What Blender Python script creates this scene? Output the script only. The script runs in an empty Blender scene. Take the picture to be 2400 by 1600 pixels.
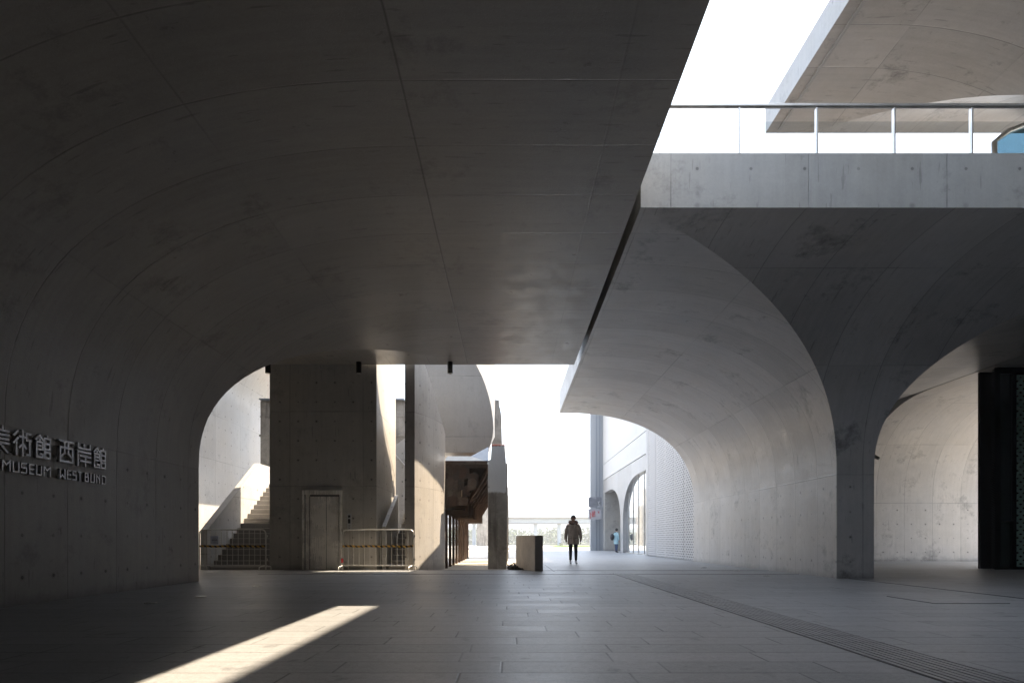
import bpy, bmesh, math, random
from mathutils import Vector, Matrix
random.seed(7)
C = bpy.context.scene.collection
F = 1450.0; CXP = 1193.0; CYP = 1264.0; H = 0.88     # focal length in px of a 2400 px frame, vanishing point, eye height
SUN = Vector((.698, .193, 1.0)).normalized()

# ------------------------------------------------------------------ materials
class NT:
    def __init__(s, name):
        s.m = bpy.data.materials.new(name); s.m.use_nodes = True
        s.t = s.m.node_tree; s.t.nodes.clear()
        s.out = s.t.nodes.new('ShaderNodeOutputMaterial')
    def n(s, typ, **kw):
        nd = s.t.nodes.new(typ)
        for k, v in kw.items(): setattr(nd, k, v)
        return nd
    def l(s, a, b): s.t.links.new(a, b)
    def val(s, sock, v):
        if hasattr(v, 'is_linked') or hasattr(v, 'links'): s.l(v, sock)
        else: sock.default_value = v
    def math(s, op, a, b=0.0, c=None, clamp=False):
        nd = s.n('ShaderNodeMath', operation=op, use_clamp=clamp)
        s.val(nd.inputs[0], a); s.val(nd.inputs[1], b)
        if c is not None: s.val(nd.inputs[2], c)
        return nd.outputs[0]
    def xyz(s, x, y, z=0.0):
        nd = s.n('ShaderNodeCombineXYZ')
        s.val(nd.inputs[0], x); s.val(nd.inputs[1], y); s.val(nd.inputs[2], z)
        return nd.outputs[0]
    def sep(s, v):
        nd = s.n('ShaderNodeSeparateXYZ'); s.l(v, nd.inputs[0]); return nd.outputs
    def noise(s, vec, scale, detail=4, rough=.55, dist=0.0):
        nd = s.n('ShaderNodeTexNoise'); s.l(vec, nd.inputs['Vector'])
        nd.inputs['Scale'].default_value = scale; nd.inputs['Detail'].default_value = detail
        nd.inputs['Roughness'].default_value = rough; nd.inputs['Distortion'].default_value = dist
        return nd.outputs[0]
    def white(s, vec):
        nd = s.n('ShaderNodeTexWhiteNoise', noise_dimensions='3D'); s.l(vec, nd.inputs['Vector']); return nd.outputs[0]
    def rng(s, v, a, b, c, d):
        nd = s.n('ShaderNodeMapRange'); s.val(nd.inputs[0], v)
        for i, q in enumerate((a, b, c, d)): nd.inputs[i+1].default_value = q
        return nd.outputs[0]
    def mix(s, f, a, b, mode='MIX'):
        nd = s.n('ShaderNodeMix', data_type='RGBA', blend_type=mode)
        s.val(nd.inputs[0], f); s.val(nd.inputs[6], a); s.val(nd.inputs[7], b)
        return nd.outputs[2]
    def ramp(s, f, stops):
        nd = s.n('ShaderNodeValToRGB'); s.l(f, nd.inputs[0])
        e = nd.color_ramp.elements
        while len(e) < len(stops): e.new(.5)
        for q, (p, c) in zip(e, stops): q.position = p; q.color = (*c, 1)
        return nd.outputs[0]
    def bump(s, h, strength=.3, dist=.01):
        nd = s.n('ShaderNodeBump'); nd.inputs['Strength'].default_value = strength
        nd.inputs['Distance'].default_value = dist; s.l(h, nd.inputs['Height']); return nd.outputs[0]
    def bsdf(s, col, rough=.6, metal=0.0, normal=None, spec=.5, **kw):
        nd = s.n('ShaderNodeBsdfPrincipled')
        s.val(nd.inputs['Base Color'], col if not isinstance(col, tuple) else (*col[:3], 1))
        s.val(nd.inputs['Roughness'], rough); s.val(nd.inputs['Metallic'], metal)
        s.val(nd.inputs['Specular IOR Level'], spec)
        for k, v in kw.items(): s.val(nd.inputs[k], v)
        if normal is not None: s.l(normal, nd.inputs['Normal'])
        s.l(nd.outputs[0], s.out.inputs[0]); return nd

def m_plain(name, col, rough=.6, metal=0.0, spec=.5, var=.12, scale=6.0, bump=.1):
    t = NT(name); co = t.n('ShaderNodeTexCoord').outputs['Object']
    n = t.noise(co, scale, 5); n2 = t.noise(co, scale*9, 3)
    f = t.math('ADD', t.math('MULTIPLY', n, .7), t.math('MULTIPLY', n2, .3))
    lo = tuple(c*(1-var) for c in col); hi = tuple(min(1, c*(1+var)) for c in col)
    c = t.ramp(f, [(.3, lo), (.7, hi)])
    t.bsdf(c, t.rng(n, .3, .7, max(.02, rough-.06), min(1, rough+.06)), metal, t.bump(n2, bump, .004), spec)
    return t.m

def m_concrete(name, base=(.30, .295, .285), ju=1.15, jv=2.44, v0=2.36, hu=.575, holes=2.2, hv0=.37, stain=.35, rough=.36, vj_min=2.2, joints=1.0, streak=1.0, u0=0.0, hmin=-9.0, vmain=-99.0, vk=1.0, rip=0.0, umin=.35, pv_=.13):
    """cast concrete in metres of uv: panel joints, tie holes, streaks, stains"""
    t = NT(name)
    uv = t.n('ShaderNodeUVMap').outputs[0]; u, v, _ = t.sep(uv)
    pos = t.n('ShaderNodeNewGeometry').outputs['Position']
    wob = t.math('MULTIPLY', t.math('SUBTRACT', t.noise(uv, .9, 3), .5), .02)
    def line(c, s, o, w):
        f = t.math('FRACT', t.math('ADD', t.math('DIVIDE', t.math('SUBTRACT', t.math('ADD', c, wob), o), s), .5))
        d = t.math('MULTIPLY', t.math('ABSOLUTE', t.math('SUBTRACT', f, .5)), s)
        return t.math('SUBTRACT', 1.0, t.math('DIVIDE', d, w), clamp=True)
    lu = line(u, ju, u0, .015)
    lv = t.math('MULTIPLY', line(v, jv, v0, .02), t.math('GREATER_THAN', v, vj_min))
    lv = t.math('MAXIMUM', t.math('MULTIPLY', t.math('MULTIPLY', lv, vk), t.rng(t.noise(uv, .8, 3), .4, .6, .2, 1.0)), t.math('SUBTRACT', 1.0, t.math('DIVIDE', t.math('ABSOLUTE', t.math('SUBTRACT', t.math('ADD', v, wob), vmain)), .02), clamp=True))
    lu = t.math('MULTIPLY', lu, t.rng(t.noise(uv, 1.3, 3), .36, .60, umin, 1.0))
    jl = t.math('MULTIPLY', t.math('MAXIMUM', lu, lv), joints)
    # tie holes
    du = t.math('MULTIPLY', t.math('SUBTRACT', t.math('FRACT', t.math('DIVIDE', u, hu)), .5), hu)
    dv = t.math('MULTIPLY', t.math('SUBTRACT', t.math('FRACT', t.math('ADD', t.math('DIVIDE', t.math('SUBTRACT', v, hv0), .57), .5)), .5), .57)
    r = t.math('SQRT', t.math('ADD', t.math('MULTIPLY', du, du), t.math('MULTIPLY', dv, dv)))
    cell = t.xyz(t.math('FLOOR', t.math('DIVIDE', u, hu)), t.math('FLOOR', t.math('ADD', t.math('DIVIDE', t.math('SUBTRACT', v, hv0), .57), .5)), 3.0)
    wn = t.white(cell)
    hole = t.math('MULTIPLY', t.math('LESS_THAN', r, .024), t.math('LESS_THAN', v, holes))
    hole = t.math('MULTIPLY', t.math('MULTIPLY', hole, t.math('GREATER_THAN', v, hmin)), t.rng(wn, 0, 1, .35, 1.0))
    ring = t.math('MULTIPLY', t.math('MULTIPLY', t.rng(r, .02, .06, 1.0, 0.0), t.math('LESS_THAN', v, holes)), t.rng(wn, .3, 1, 0.0, .35))
    # tone
    pw = t.white(t.xyz(t.math('FLOOR', t.math('DIVIDE', u, ju)), t.math('FLOOR', t.math('DIVIDE', t.math('SUBTRACT', v, v0), jv)), 1.0))
    big = t.noise(pos, .45, 8, .68, .1); mid = t.noise(pos, 2.3, 8, .7); fine = t.noise(pos, 26, 4, .6)
    st = t.noise(t.xyz(t.math('MULTIPLY', u, 9.0), t.math('MULTIPLY', v, .55), 0.0), 1.0, 5, .6)
    dash = t.noise(t.xyz(t.math('MULTIPLY', u, 16.0), t.math('MULTIPLY', v, 1.6), 4.0), 1.0, 3, .5)
    tone = t.math('ADD', .74, t.math('MULTIPLY', big, .32*stain/.35))
    tone = t.math('ADD', tone, t.math('MULTIPLY', t.math('SUBTRACT', mid, .5), .28))
    tone = t.math('ADD', tone, t.math('MULTIPLY', t.math('SUBTRACT', st, .5), .30*streak))
    tone = t.math('ADD', tone, t.math('MULTIPLY', t.math('SUBTRACT', fine, .5), .2))
    tone = t.math('ADD', tone, t.math('MULTIPLY', t.math('SUBTRACT', pw, .5), pv_))
    darkb = t.rng(t.noise(pos, .9, 9, .75, .15), .56, .70, 0.0, .30*stain/.35)
    tone = t.math('SUBTRACT', tone, darkb)
    tone = t.math('SUBTRACT', tone, t.rng(dash, .65, .69, 0.0, .24*streak))
    tone = t.math('MULTIPLY', tone, t.math('SUBTRACT', 1.0, t.math('MULTIPLY', jl, .5)))
    tone = t.math('MULTIPLY', tone, t.math('SUBTRACT', 1.0, t.math('MULTIPLY', hole, .72)))
    tone = t.math('MULTIPLY', tone, t.math('SUBTRACT', 1.0, ring))
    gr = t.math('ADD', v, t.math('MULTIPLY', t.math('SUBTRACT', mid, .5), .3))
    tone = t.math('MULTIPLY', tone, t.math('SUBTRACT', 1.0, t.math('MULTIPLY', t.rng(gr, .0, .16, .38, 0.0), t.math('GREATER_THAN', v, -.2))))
    hue = t.mix(t.noise(pos, .7, 3), (*[base[0]*1.03, base[1], base[2]*.95], 1), (*[base[0]*.97, base[1], base[2]*1.06], 1))
    tc = t.n('ShaderNodeCombineColor'); 
    for i in range(3): t.l(tone, tc.inputs[i])
    col = t.mix(1.0, hue, tc.outputs[0], 'MULTIPLY')
    pores = t.rng(t.noise(pos, 60, 2, .5), .3, .42, -1.0, 0.0)
    h = t.math('ADD', t.math('MULTIPLY', t.math('ADD', jl, t.math('MULTIPLY', hole, 1.5)), -1.0), t.math('ADD', t.math('MULTIPLY', fine, .25), t.math('MULTIPLY', mid, .6)))
    h = t.math('ADD', h, t.math('MULTIPLY', pores, .3))
    h = t.math('ADD', h, t.math('MULTIPLY', pw, .25)); h = t.math('ADD', h, t.math('MULTIPLY', t.math('COSINE', t.math('MULTIPLY', u, 2*math.pi/ju)), rip))
    t.bsdf(col, t.rng(mid, .3, .7, rough-.1, rough+.12), 0.0, t.bump(h, .35, .012), .5)
    return t.m

def m_paving():
    t = NT('granite_paving'); pos = t.n('ShaderNodeNewGeometry').outputs['Position']; x, y, _ = t.sep(pos)
    RW, L = .372, 1.12
    row = t.math('FLOOR', t.math('DIVIDE', y, RW))
    off = t.math('MULTIPLY', t.white(t.xyz(row, 7.0)), L)
    ux = t.math('DIVIDE', t.math('ADD', x, off), L)
    col_i = t.math('FLOOR', ux)
    def edge(f, s, w): # distance to the cell edge
        a = t.math('MULTIPLY', t.math('SUBTRACT', .5, t.math('ABSOLUTE', t.math('SUBTRACT', t.math('FRACT', f), .5))), s)
        return t.math('SUBTRACT', 1.0, t.math('DIVIDE', a, w), clamp=True)
    jl = t.math('MAXIMUM', edge(ux, L, .013), edge(t.math('DIVIDE', y, RW), RW, .012))
    jvar = t.rng(t.noise(pos, 1.7, 3), .35, .6, .45, 1.0)
    jl = t.math('MULTIPLY', jl, jvar)
    wn = t.white(t.xyz(row, col_i, 2.0)); wn2 = t.white(t.xyz(row, col_i, 9.0))
    grain = t.noise(pos, 120, 3, .7); g2 = t.noise(pos, 34, 4, .7); big = t.noise(pos, .5, 5, .6); str_ = t.noise(t.xyz(t.math('MULTIPLY', x, 1.2), t.math('MULTIPLY', y, 14.0)), 1.0, 4)
    tone = t.math('ADD', .76, t.math('MULTIPLY', wn, .09))
    tone = t.math('ADD', tone, t.math('MULTIPLY', big, .22))
    tone = t.math('ADD', tone, t.math('MULTIPLY', t.math('SUBTRACT', grain, .5), .5))
    tone = t.math('ADD', tone, t.math('MULTIPLY', t.math('SUBTRACT', g2, .5), .75))
    tone = t.math('ADD', tone, t.math('MULTIPLY', t.math('SUBTRACT', str_, .5), .22))
    tone = t.math('ADD', tone, t.math('MULTIPLY', t.math('SUBTRACT', t.noise(pos, 12, 4, .75), .5), .55))
    tone = t.math('SUBTRACT', tone, t.rng(t.noise(pos, 55, 2, .5), .60, .70, 0.0, .30))
    tone = t.math('MULTIPLY', tone, t.math('SUBTRACT', 1.0, t.math('MULTIPLY', jl, .85)))
    spots = t.rng(t.noise(pos, 3.4, 3, .5), .64, .72, 0.0, .3)
    tone = t.math('SUBTRACT', tone, spots)
    tc = t.n('ShaderNodeCombineColor')
    for i in range(3): t.l(tone, tc.inputs[i])
    col = t.mix(1.0, (.36, .37, .38, 1), tc.outputs[0], 'MULTIPLY')
    h = t.math('ADD', t.math('MULTIPLY', jl, -.6), t.math('ADD', t.math('MULTIPLY', grain, .22), t.math('MULTIPLY', g2, .3)))
    h = t.math('ADD', h, t.math('MULTIPLY', wn2, .35))
    t.bsdf(col, t.rng(t.math('ADD', t.math('MULTIPLY', wn2, .25), t.math('MULTIPLY', g2, .75)), .2, .8, .36, .54), 0.0, t.bump(h, .45, .006), .5)
    return t.m

def m_old(name, base=(.26, .245, .22), rust=.0, paint=0.0):
    t = NT(name); pos = t.n('ShaderNodeNewGeometry').outputs['Position']; x, y, z = t.sep(pos)
    big = t.noise(pos, 1.1, 7, .7, .8); mid = t.noise(pos, 5, 6, .7); fine = t.noise(pos, 30, 4)
    runs = t.noise(t.xyz(t.math('MULTIPLY', x, 5.0), t.math('MULTIPLY', y, 5.0), t.math('MULTIPLY', z, .5)), 1.0, 5, .6)
    c = t.ramp(big, [(.3, tuple(q*.55 for q in base)), (.5, base), (.7, tuple(q*1.35 for q in base))])
    c = t.mix(t.rng(runs, .5, .68, 0, .75), c, (base[0]*.32, base[1]*.3, base[2]*.29, 1))
    c = t.mix(t.rng(mid, .58, .7, 0, .5), c, (base[0]*1.6, base[1]*1.55, base[2]*1.45, 1))
    if rust: c = t.mix(t.rng(t.noise(pos, 2.2, 5, .7, .6), .45, .6, 0, rust), c, (.085, .045, .03, 1))
    if paint:
        zz = t.math('ADD', z, t.math('MULTIPLY', t.math('SUBTRACT', mid, .5), .25))
        up = t.rng(zz, 2.42, 2.48, 0, 1); chip = t.rng(t.noise(pos, 4.2, 6, .75, .4), .42, .50, 1.0, 1.0)
        blot = t.rng(t.noise(pos, 3.1, 6, .75), .60, .68, 0, .8)
        pc = t.mix(blot, (.70, .73, .76, 1), (.16, .16, .17, 1))
        c = t.mix(t.math('MULTIPLY', t.math('MULTIPLY', up, chip), paint), c, pc)
        c = t.mix(t.rng(zz, 3.97, 4.0, 0, .9), c, (.30, .06, .03, 1))
    t.bsdf(c, .85, 0.0, t.bump(t.math('ADD', mid, t.math('MULTIPLY', fine, .4)), .6, .03), .3)
    return t.m

def m_steel(name, col=(.55, .54, .52), rough=.28, axis=2, wav=0.0, metal=1.0):
    t = NT(name); pos = t.n('ShaderNodeNewGeometry').outputs['Position']; x, y, z = t.sep(pos)
    br = t.noise(t.xyz(t.math('MULTIPLY', x, 120.0), t.math('MULTIPLY', y, 120.0), t.math('MULTIPLY', z, 2.0)), 1.0, 3)
    sm = t.noise(pos, 1.6, 4, .6)
    h = t.math('ADD', t.math('MULTIPLY', br, .15), t.math('MULTIPLY', sm, wav))
    t.bsdf(t.mix(sm, (*[q*.9 for q in col], 1), (*[min(1, q*1.08) for q in col], 1)), t.rng(t.math('ADD', t.math('MULTIPLY', br, .4), t.math('MULTIPLY', sm, .6)), .3, .7, rough-.07, rough+.1), metal, t.bump(h, .25, .02))
    return t.m

def m_glass(name, tint=(.80, .86, .86), rough=.0):
    t = NT(name)
    tr = t.n('ShaderNodeBsdfTransparent'); tr.inputs[0].default_value = (*tint, 1)
    gl = t.n('ShaderNodeBsdfGlossy'); gl.inputs['Roughness'].default_value = max(.005, rough); gl.inputs['Color'].default_value = (.9, .95, .95, 1)
    fr = t.n('ShaderNodeFresnel'); fr.inputs[0].default_value = 1.45
    ge = t.n('ShaderNodeNewGeometry'); fb = t.math('MULTIPLY', fr.outputs[0], t.math('SUBTRACT', 1.0, ge.outputs['Backfacing']))
    mx = t.n('ShaderNodeMixShader'); t.l(fb, mx.inputs[0]); t.l(tr.outputs[0], mx.inputs[1]); t.l(gl.outputs[0], mx.inputs[2])
    t.l(mx.outputs[0], t.out.inputs[0]); return t.m

def m_perforated(name, col, pu, pv, hole, metal=0.0, rough=.5, slit=False):
    """sheet metal punched with staggered holes (or pulled into staggered slits), uv in metres"""
    t = NT(name); uv = t.n('ShaderNodeUVMap').outputs[0]; u, v, _ = t.sep(uv)
    rv = t.math('DIVIDE', v, pv); row = t.math('FLOOR', rv)
    odd = t.math('MULTIPLY', t.math('MODULO', t.math('ABSOLUTE', row), 2.0), .5)
    fu = t.math('SUBTRACT', t.math('FRACT', t.math('ADD', t.math('DIVIDE', u, pu), odd)), .5)
    fv = t.math('SUBTRACT', t.math('FRACT', rv), .5)
    if slit: r = t.math('ADD', t.math('ABSOLUTE', fu), t.math('ABSOLUTE', fv))
    else: r = t.math('SQRT', t.math('ADD', t.math('MULTIPLY', fu, fu), t.math('MULTIPLY', t.math('MULTIPLY', fv, fv), (pv/pu)**2)))
    op = t.math('LESS_THAN', r, hole)
    b = t.bsdf(col, rough, metal, t.bump(t.noise(uv, 1.2, 3), .3, .02))
    tr = t.n('ShaderNodeBsdfTransparent'); mx = t.n('ShaderNodeMixShader')
    t.l(op, mx.inputs[0]); t.l(b.outputs[0], mx.inputs[1]); t.l(tr.outputs[0], mx.inputs[2]); t.l(mx.outputs[0], t.out.inputs[0])
    return t.m

def m_tape():
    t = NT('hazard_tape'); pos = t.n('ShaderNodeNewGeometry').outputs['Position']; x, y, z = t.sep(pos)
    f = t.math('FRACT', t.math('ADD', t.math('DIVIDE', x, .145), t.math('MULTIPLY', z, 6.0)))
    t.bsdf(t.mix(t.math('GREATER_THAN', f, .52), (.55, .33, .05, 1), (.015, .013, .012, 1)), .4)
    return t.m

M = {}
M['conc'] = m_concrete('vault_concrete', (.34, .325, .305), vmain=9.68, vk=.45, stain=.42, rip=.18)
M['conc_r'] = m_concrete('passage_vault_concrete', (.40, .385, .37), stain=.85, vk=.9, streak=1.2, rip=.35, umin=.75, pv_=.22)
M['conc_far'] = m_concrete('weathered_pale_concrete', (.50, .50, .49), ju=2.3, jv=1.83, v0=.45, holes=30, vj_min=.3, streak=.6)
M['conc_tower'] = m_concrete('shaft_concrete', (.51, .49, .45), ju=2.15, jv=2.2, v0=2.45, hu=.54, holes=30, vj_min=1.0)
M['conc_fin'] = m_concrete('curved_fin_concrete', (.42, .40, .37), ju=1.15, jv=2.2, v0=2.45, hu=.54, holes=30, vj_min=1.0, stain=.25)
M['conc_plain'] = m_concrete('plain_concrete', (.36, .355, .34), ju=50, jv=50, v0=-20, holes=-5, vj_min=900, joints=0, stain=.4)
M['conc_beam'] = m_concrete('parapet_concrete', (.33, .325, .305), stain=.6, u0=.37, hmin=6.4, ju=2.13, jv=30, v0=-20, hu=.83, holes=6.73, hv0=6.60, vj_min=90)
M['conc_white'] = m_concrete('facade_concrete', (.45, .45, .45), ju=2.4, jv=30, v0=-20, holes=-5, vj_min=900, stain=.2, streak=.4)
M['pave'] = m_paving(); M['roof'] = m_plain('low_bounce_roof', (.09, .085, .08), .9, var=.3); M['conc_vol'] = m_concrete('hanging_concrete', (.27, .26, .245), ju=50, jv=2.2, v0=.2, holes=-5, vj_min=0, streak=.5)  # unseen roof tops made dark to bounce less light onto the canopy soffit
M['old'] = m_old('old_concrete'); M['oldcol'] = m_old('painted_old_concrete', (.31, .30, .28), 0, .95); M['rusty'] = m_old('rusty_boards', (.085, .065, .05), .5)
M['post'] = m_old('stained_timber', (.12, .085, .065), .35)
M['steel'] = m_steel('brushed_steel'); M['doorsteel'] = m_steel('elevator_door_steel', (.95, .90, .84), .26, wav=.8, metal=.4)
M['galv'] = m_plain('galvanised_tube', (.62, .61, .58), .38, .85, var=.15)
M['letter'] = m_plain('letter_metal', (.50, .50, .52), .35, .55)
M['black'] = m_plain('black_metal', (.012, .012, .013), .4, .3)
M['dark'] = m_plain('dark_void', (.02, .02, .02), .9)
M['glass'] = m_glass('balustrade_glass', (.86, .88, .89)); M['greeng'] = m_plain('dark_green_glass', (.008, .022, .017), .06, 0, .6, bump=0)
M['blueg'] = m_plain('blue_glass', (.10, .22, .30), .08, .2, .8, bump=0)
M['mirror'] = m_plain('reflective_glazing', (.70, .74, .76), .02, .85, .8, var=.03, bump=0)
M['white'] = m_plain('white_cladding', (.50, .51, .52), .45, var=.05, scale=2)
M['screenw'] = m_perforated('white_perforated_metal', (.52, .52, .53), .26, .105, .33, slit=True)
M['screenb'] = m_perforated('blue_grey_perforated_metal', (.36, .39, .43), .16, .12, .24)
M['mesh'] = m_perforated('dark_expanded_metal', (.40, .62, .54), .21, .11, .30, .5, .4, slit=True)
M['tape'] = m_tape()
M['wood'] = m_plain('pale_timber_boards', (.74, .67, .58), .6, var=.2, scale=2)
M['woodd'] = m_plain('dark_end_panel', (.27, .24, .21), .6)
M['gravel'] = m_plain('dark_rubble', (.07, .065, .06), .9, var=.6, scale=9, bump=.8)
M['pale'] = m_plain('pale_promenade', (.50, .48, .44), .7, var=.12, scale=.8)
M['grass'] = m_plain('lawn_grass', (.10, .17, .03), .9, var=.4, scale=8)
M['asph'] = m_plain('yard_concrete', (.50, .46, .40), .75, var=.2, scale=1.4)
M['river'] = m_plain('river_water', (.10, .13, .14), .12, 0, .6, var=.1, scale=.2, bump=.5)
M['land'] = m_plain('far_land', (.09, .11, .06), .95)
M['leaf'] = m_plain('tree_leaves', (.10, .135, .05), .8, var=.4, scale=.25)
M['paper'] = m_plain('notice_paper', (.62, .66, .78), .6, var=.03); M['ink'] = m_plain('notice_ink', (.06, .07, .16), .6)
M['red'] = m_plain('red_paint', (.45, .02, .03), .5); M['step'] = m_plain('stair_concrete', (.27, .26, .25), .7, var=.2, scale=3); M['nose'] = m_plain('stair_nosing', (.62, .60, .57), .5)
M['bluemetal'] = m_plain('blue_grey_sheet_metal', (.20, .24, .30), .35, .4)
M['bridge'] = m_plain('bridge_steel', (.40, .44, .48), .5, .1)

# ------------------------------------------------------------------ mesh builder
class MB:
    def __init__(s): s.v = []; s.f = []; s.uv = {}; s.smooth = set()
    def add(s, vs, fs, uvs=None, smooth=False):
        o = len(s.v); s.v += [tuple(v) for v in vs]
        for k, f in enumerate(fs):
            if uvs: s.uv[len(s.f)] = uvs[k]
            if smooth: s.smooth.add(len(s.f))
            s.f.append(tuple(o+i for i in f))
        return s
    def box(s, x0, x1, y0, y1, z0, z1, rot=0.0, piv=None):
        vs = [(x, y, z) for z in (z0, z1) for y in (y0, y1) for x in (x0, x1)]
        if rot:
            p = piv or ((x0+x1)/2, (y0+y1)/2); c, q = math.cos(rot), math.sin(rot)
            vs = [(p[0]+(x-p[0])*c-(y-p[1])*q, p[1]+(x-p[0])*q+(y-p[1])*c, z) for x, y, z in vs]
        return s.add(vs, [(0, 2, 3, 1), (4, 5, 7, 6), (0, 1, 5, 4), (2, 6, 7, 3), (0, 4, 6, 2), (1, 3, 7, 5)])
    def prism(s, pts, a, b, axis=1):
        """polygon pts (p,q) extruded from a to b along axis: 0->(a,p,q) 1->(p,a,q) 2->(p,q,a)"""
        def P(p, q, t): return (t, p, q) if axis == 0 else ((p, t, q) if axis == 1 else (p, q, t))
        n = len(pts); vs = [P(p, q, a) for p, q in pts]+[P(p, q, b) for p, q in pts]
        fs = [tuple(range(n)), tuple(range(2*n-1, n-1, -1))]+[(i, i+n, (i+1) % n+n, (i+1) % n) for i in range(n)]
        return s.add(vs, fs)
    def tube(s, pts, r, seg=8, closed=False):
        pts = [Vector(p) for p in pts]; n = len(pts); rs = r if isinstance(r, (list, tuple)) else [r]*n
        vs = []; up = None
        for i, p in enumerate(pts):
            if closed: d = pts[(i+1) % n]-pts[i-1]
            else: d = pts[min(i+1, n-1)]-pts[max(i-1, 0)]
            d.normalize()
            if up is None: up = d.orthogonal().normalized()
            a = (up-d*up.dot(d)); a = a.normalized() if a.length > 1e-6 else d.orthogonal().normalized(); up = a; b = d.cross(a)
            vs += [tuple(p+(a*math.cos(q)+b*math.sin(q))*rs[i]) for q in [2*math.pi*k/seg for k in range(seg)]]
        fs = []
        for i in range(n if closed else n-1):
            j = (i+1) % n
            fs += [(i*seg+k, i*seg+(k+1) % seg, j*seg+(k+1) % seg, j*seg+k) for k in range(seg)]
        s.add(vs, fs, smooth=True)
        if not closed:
            s.add([vs[k] for k in range(seg)], [tuple(range(seg-1, -1, -1))]); s.add([vs[(n-1)*seg+k] for k in range(seg)], [tuple(range(seg))])
        return s
    def ball(s, c, r, sc=(1, 1, 1), seg=14, rings=9):
        vs = [(c[0], c[1], c[2]-r*sc[2])]
        for i in range(1, rings):
            a = -math.pi/2+math.pi*i/rings
            vs += [(c[0]+r*sc[0]*math.cos(a)*math.cos(2*math.pi*k/seg), c[1]+r*sc[1]*math.cos(a)*math.sin(2*math.pi*k/seg), c[2]+r*sc[2]*math.sin(a)) for k in range(seg)]
        vs.append((c[0], c[1], c[2]+r*sc[2])); e = len(vs)-1
        fs = [(0, 1+(k+1) % seg, 1+k) for k in range(seg)]
        for i in range(rings-2):
            fs += [(1+i*seg+k, 1+i*seg+(k+1) % seg, 1+(i+1)*seg+(k+1) % seg, 1+(i+1)*seg+k) for k in range(seg)]
        fs += [(e, 1+(rings-2)*seg+k, 1+(rings-2)*seg+(k+1) % seg) for k in range(seg)]
        return s.add(vs, fs, smooth=True)
    def build(s, name, mat, parent=None, bevel=0.0, recalc=True, sharp=None, loc=None):
        off = Vector((0, 0, 0))
        if parent is not None:
            q = parent
            while q is not None: off += q.location; q = q.parent
        base = Vector(loc) if (loc is not None and parent is None) else Vector((0, 0, 0))
        me = bpy.data.meshes.new(name)
        me.from_pydata([tuple(Vector(v)-off-base) for v in s.v], [], s.f); me.update()
        ul = me.uv_layers.new(name='UVMap')
        for p in me.polygons:
            cu = s.uv.get(p.index); n = p.normal
            for k, li in enumerate(p.loop_indices):
                if cu: ul.data[li].uv = cu[k]
                else:
                    w = s.v[me.loops[li].vertex_index]
                    if abs(n.z) > .75: ul.data[li].uv = (w[0], w[1])
                    elif abs(n.y) >= abs(n.x): ul.data[li].uv = (w[0], w[2])
                    else: ul.data[li].uv = (w[1], w[2])
            p.use_smooth = p.index in s.smooth
        if recalc or bevel:
            bm = bmesh.new(); bm.from_mesh(me)
            if recalc: bmesh.ops.recalc_face_normals(bm, faces=bm.faces)
            bm.to_mesh(me); bm.free()
        if sharp: me.set_sharp_from_angle(angle=math.radians(sharp))
        o = bpy.data.objects.new(name, me); me.materials.append(mat); C.objects.link(o)
        if parent is not None: o.parent = parent
        elif loc is not None: o.location = base
        if bevel:
            b = o.modifiers.new('bevel', 'BEVEL'); b.width = bevel; b.segments = 2; b.limit_method = 'ANGLE'; b.angle_limit = math.radians(40)
        return o

def tag(o, label, cat, group=None):
    o['label'] = label; o['category'] = cat
    if group: o['group'] = group
    return o
def thing(name, label, cat, loc=(0, 0, 0), group=None):
    o = bpy.data.objects.new(name, None); C.objects.link(o); o.location = loc; o.empty_display_size = .2
    return tag(o, label, cat, group)
def struct(o): o['kind'] = 'structure'; return o
def box(*a, **k): return MB().box(*a, **k)
def relabel(o, label):
    o['label'] = label; return o
def dup(root, loc, label=None):
    r = root.copy(); C.objects.link(r); r.location = loc
    if label: r['label'] = label
    for ch in list(root.children):
        c = ch.copy(); C.objects.link(c); c.parent = r
        for g in ch.children:
            d = g.copy(); C.objects.link(d); d.parent = c
    return r

# ------------------------------------------------------------------ vault umbrellas
def curve(a, z0, b, n, N=26):
    out = []; s = 0.0; p = None
    for i in range(N+1):
        th = math.pi/2*i/N
        d = a*(1-math.cos(th)**(2/n)) if i < N else a
        z = z0+b*math.sin(th)**(2/n)
        if p: s += math.hypot(d-p[0], z-p[1])
        out.append((d, z, s)); p = (d, z)
    return out
def side(cv, a, lim):
    """levels outwards (d, z, s, level) cut at lim"""
    out = []
    for k, (d, z, s) in enumerate(cv):
        if d > lim+1e-6: 
            break
        out.append((d, z, s))
    if out[-1][0] < lim-1e-5:
        k = len(out)-1
        if k+1 < len(cv):
            d0, z0, s0 = cv[k]; d1, z1, s1 = cv[k+1]; f = (lim-d0)/(d1-d0)
            out.append((lim, z0+(z1-z0)*f, s0+(s1-s0)*f))
        else:
            d0, z0, s0 = cv[-1]; m = max(1, int((lim-d0)/1.0))
            for i in range(1, m+1): out.append((d0+(lim-d0)*i/m, z0, s0+(lim-d0)*i/m))
    return out
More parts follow.
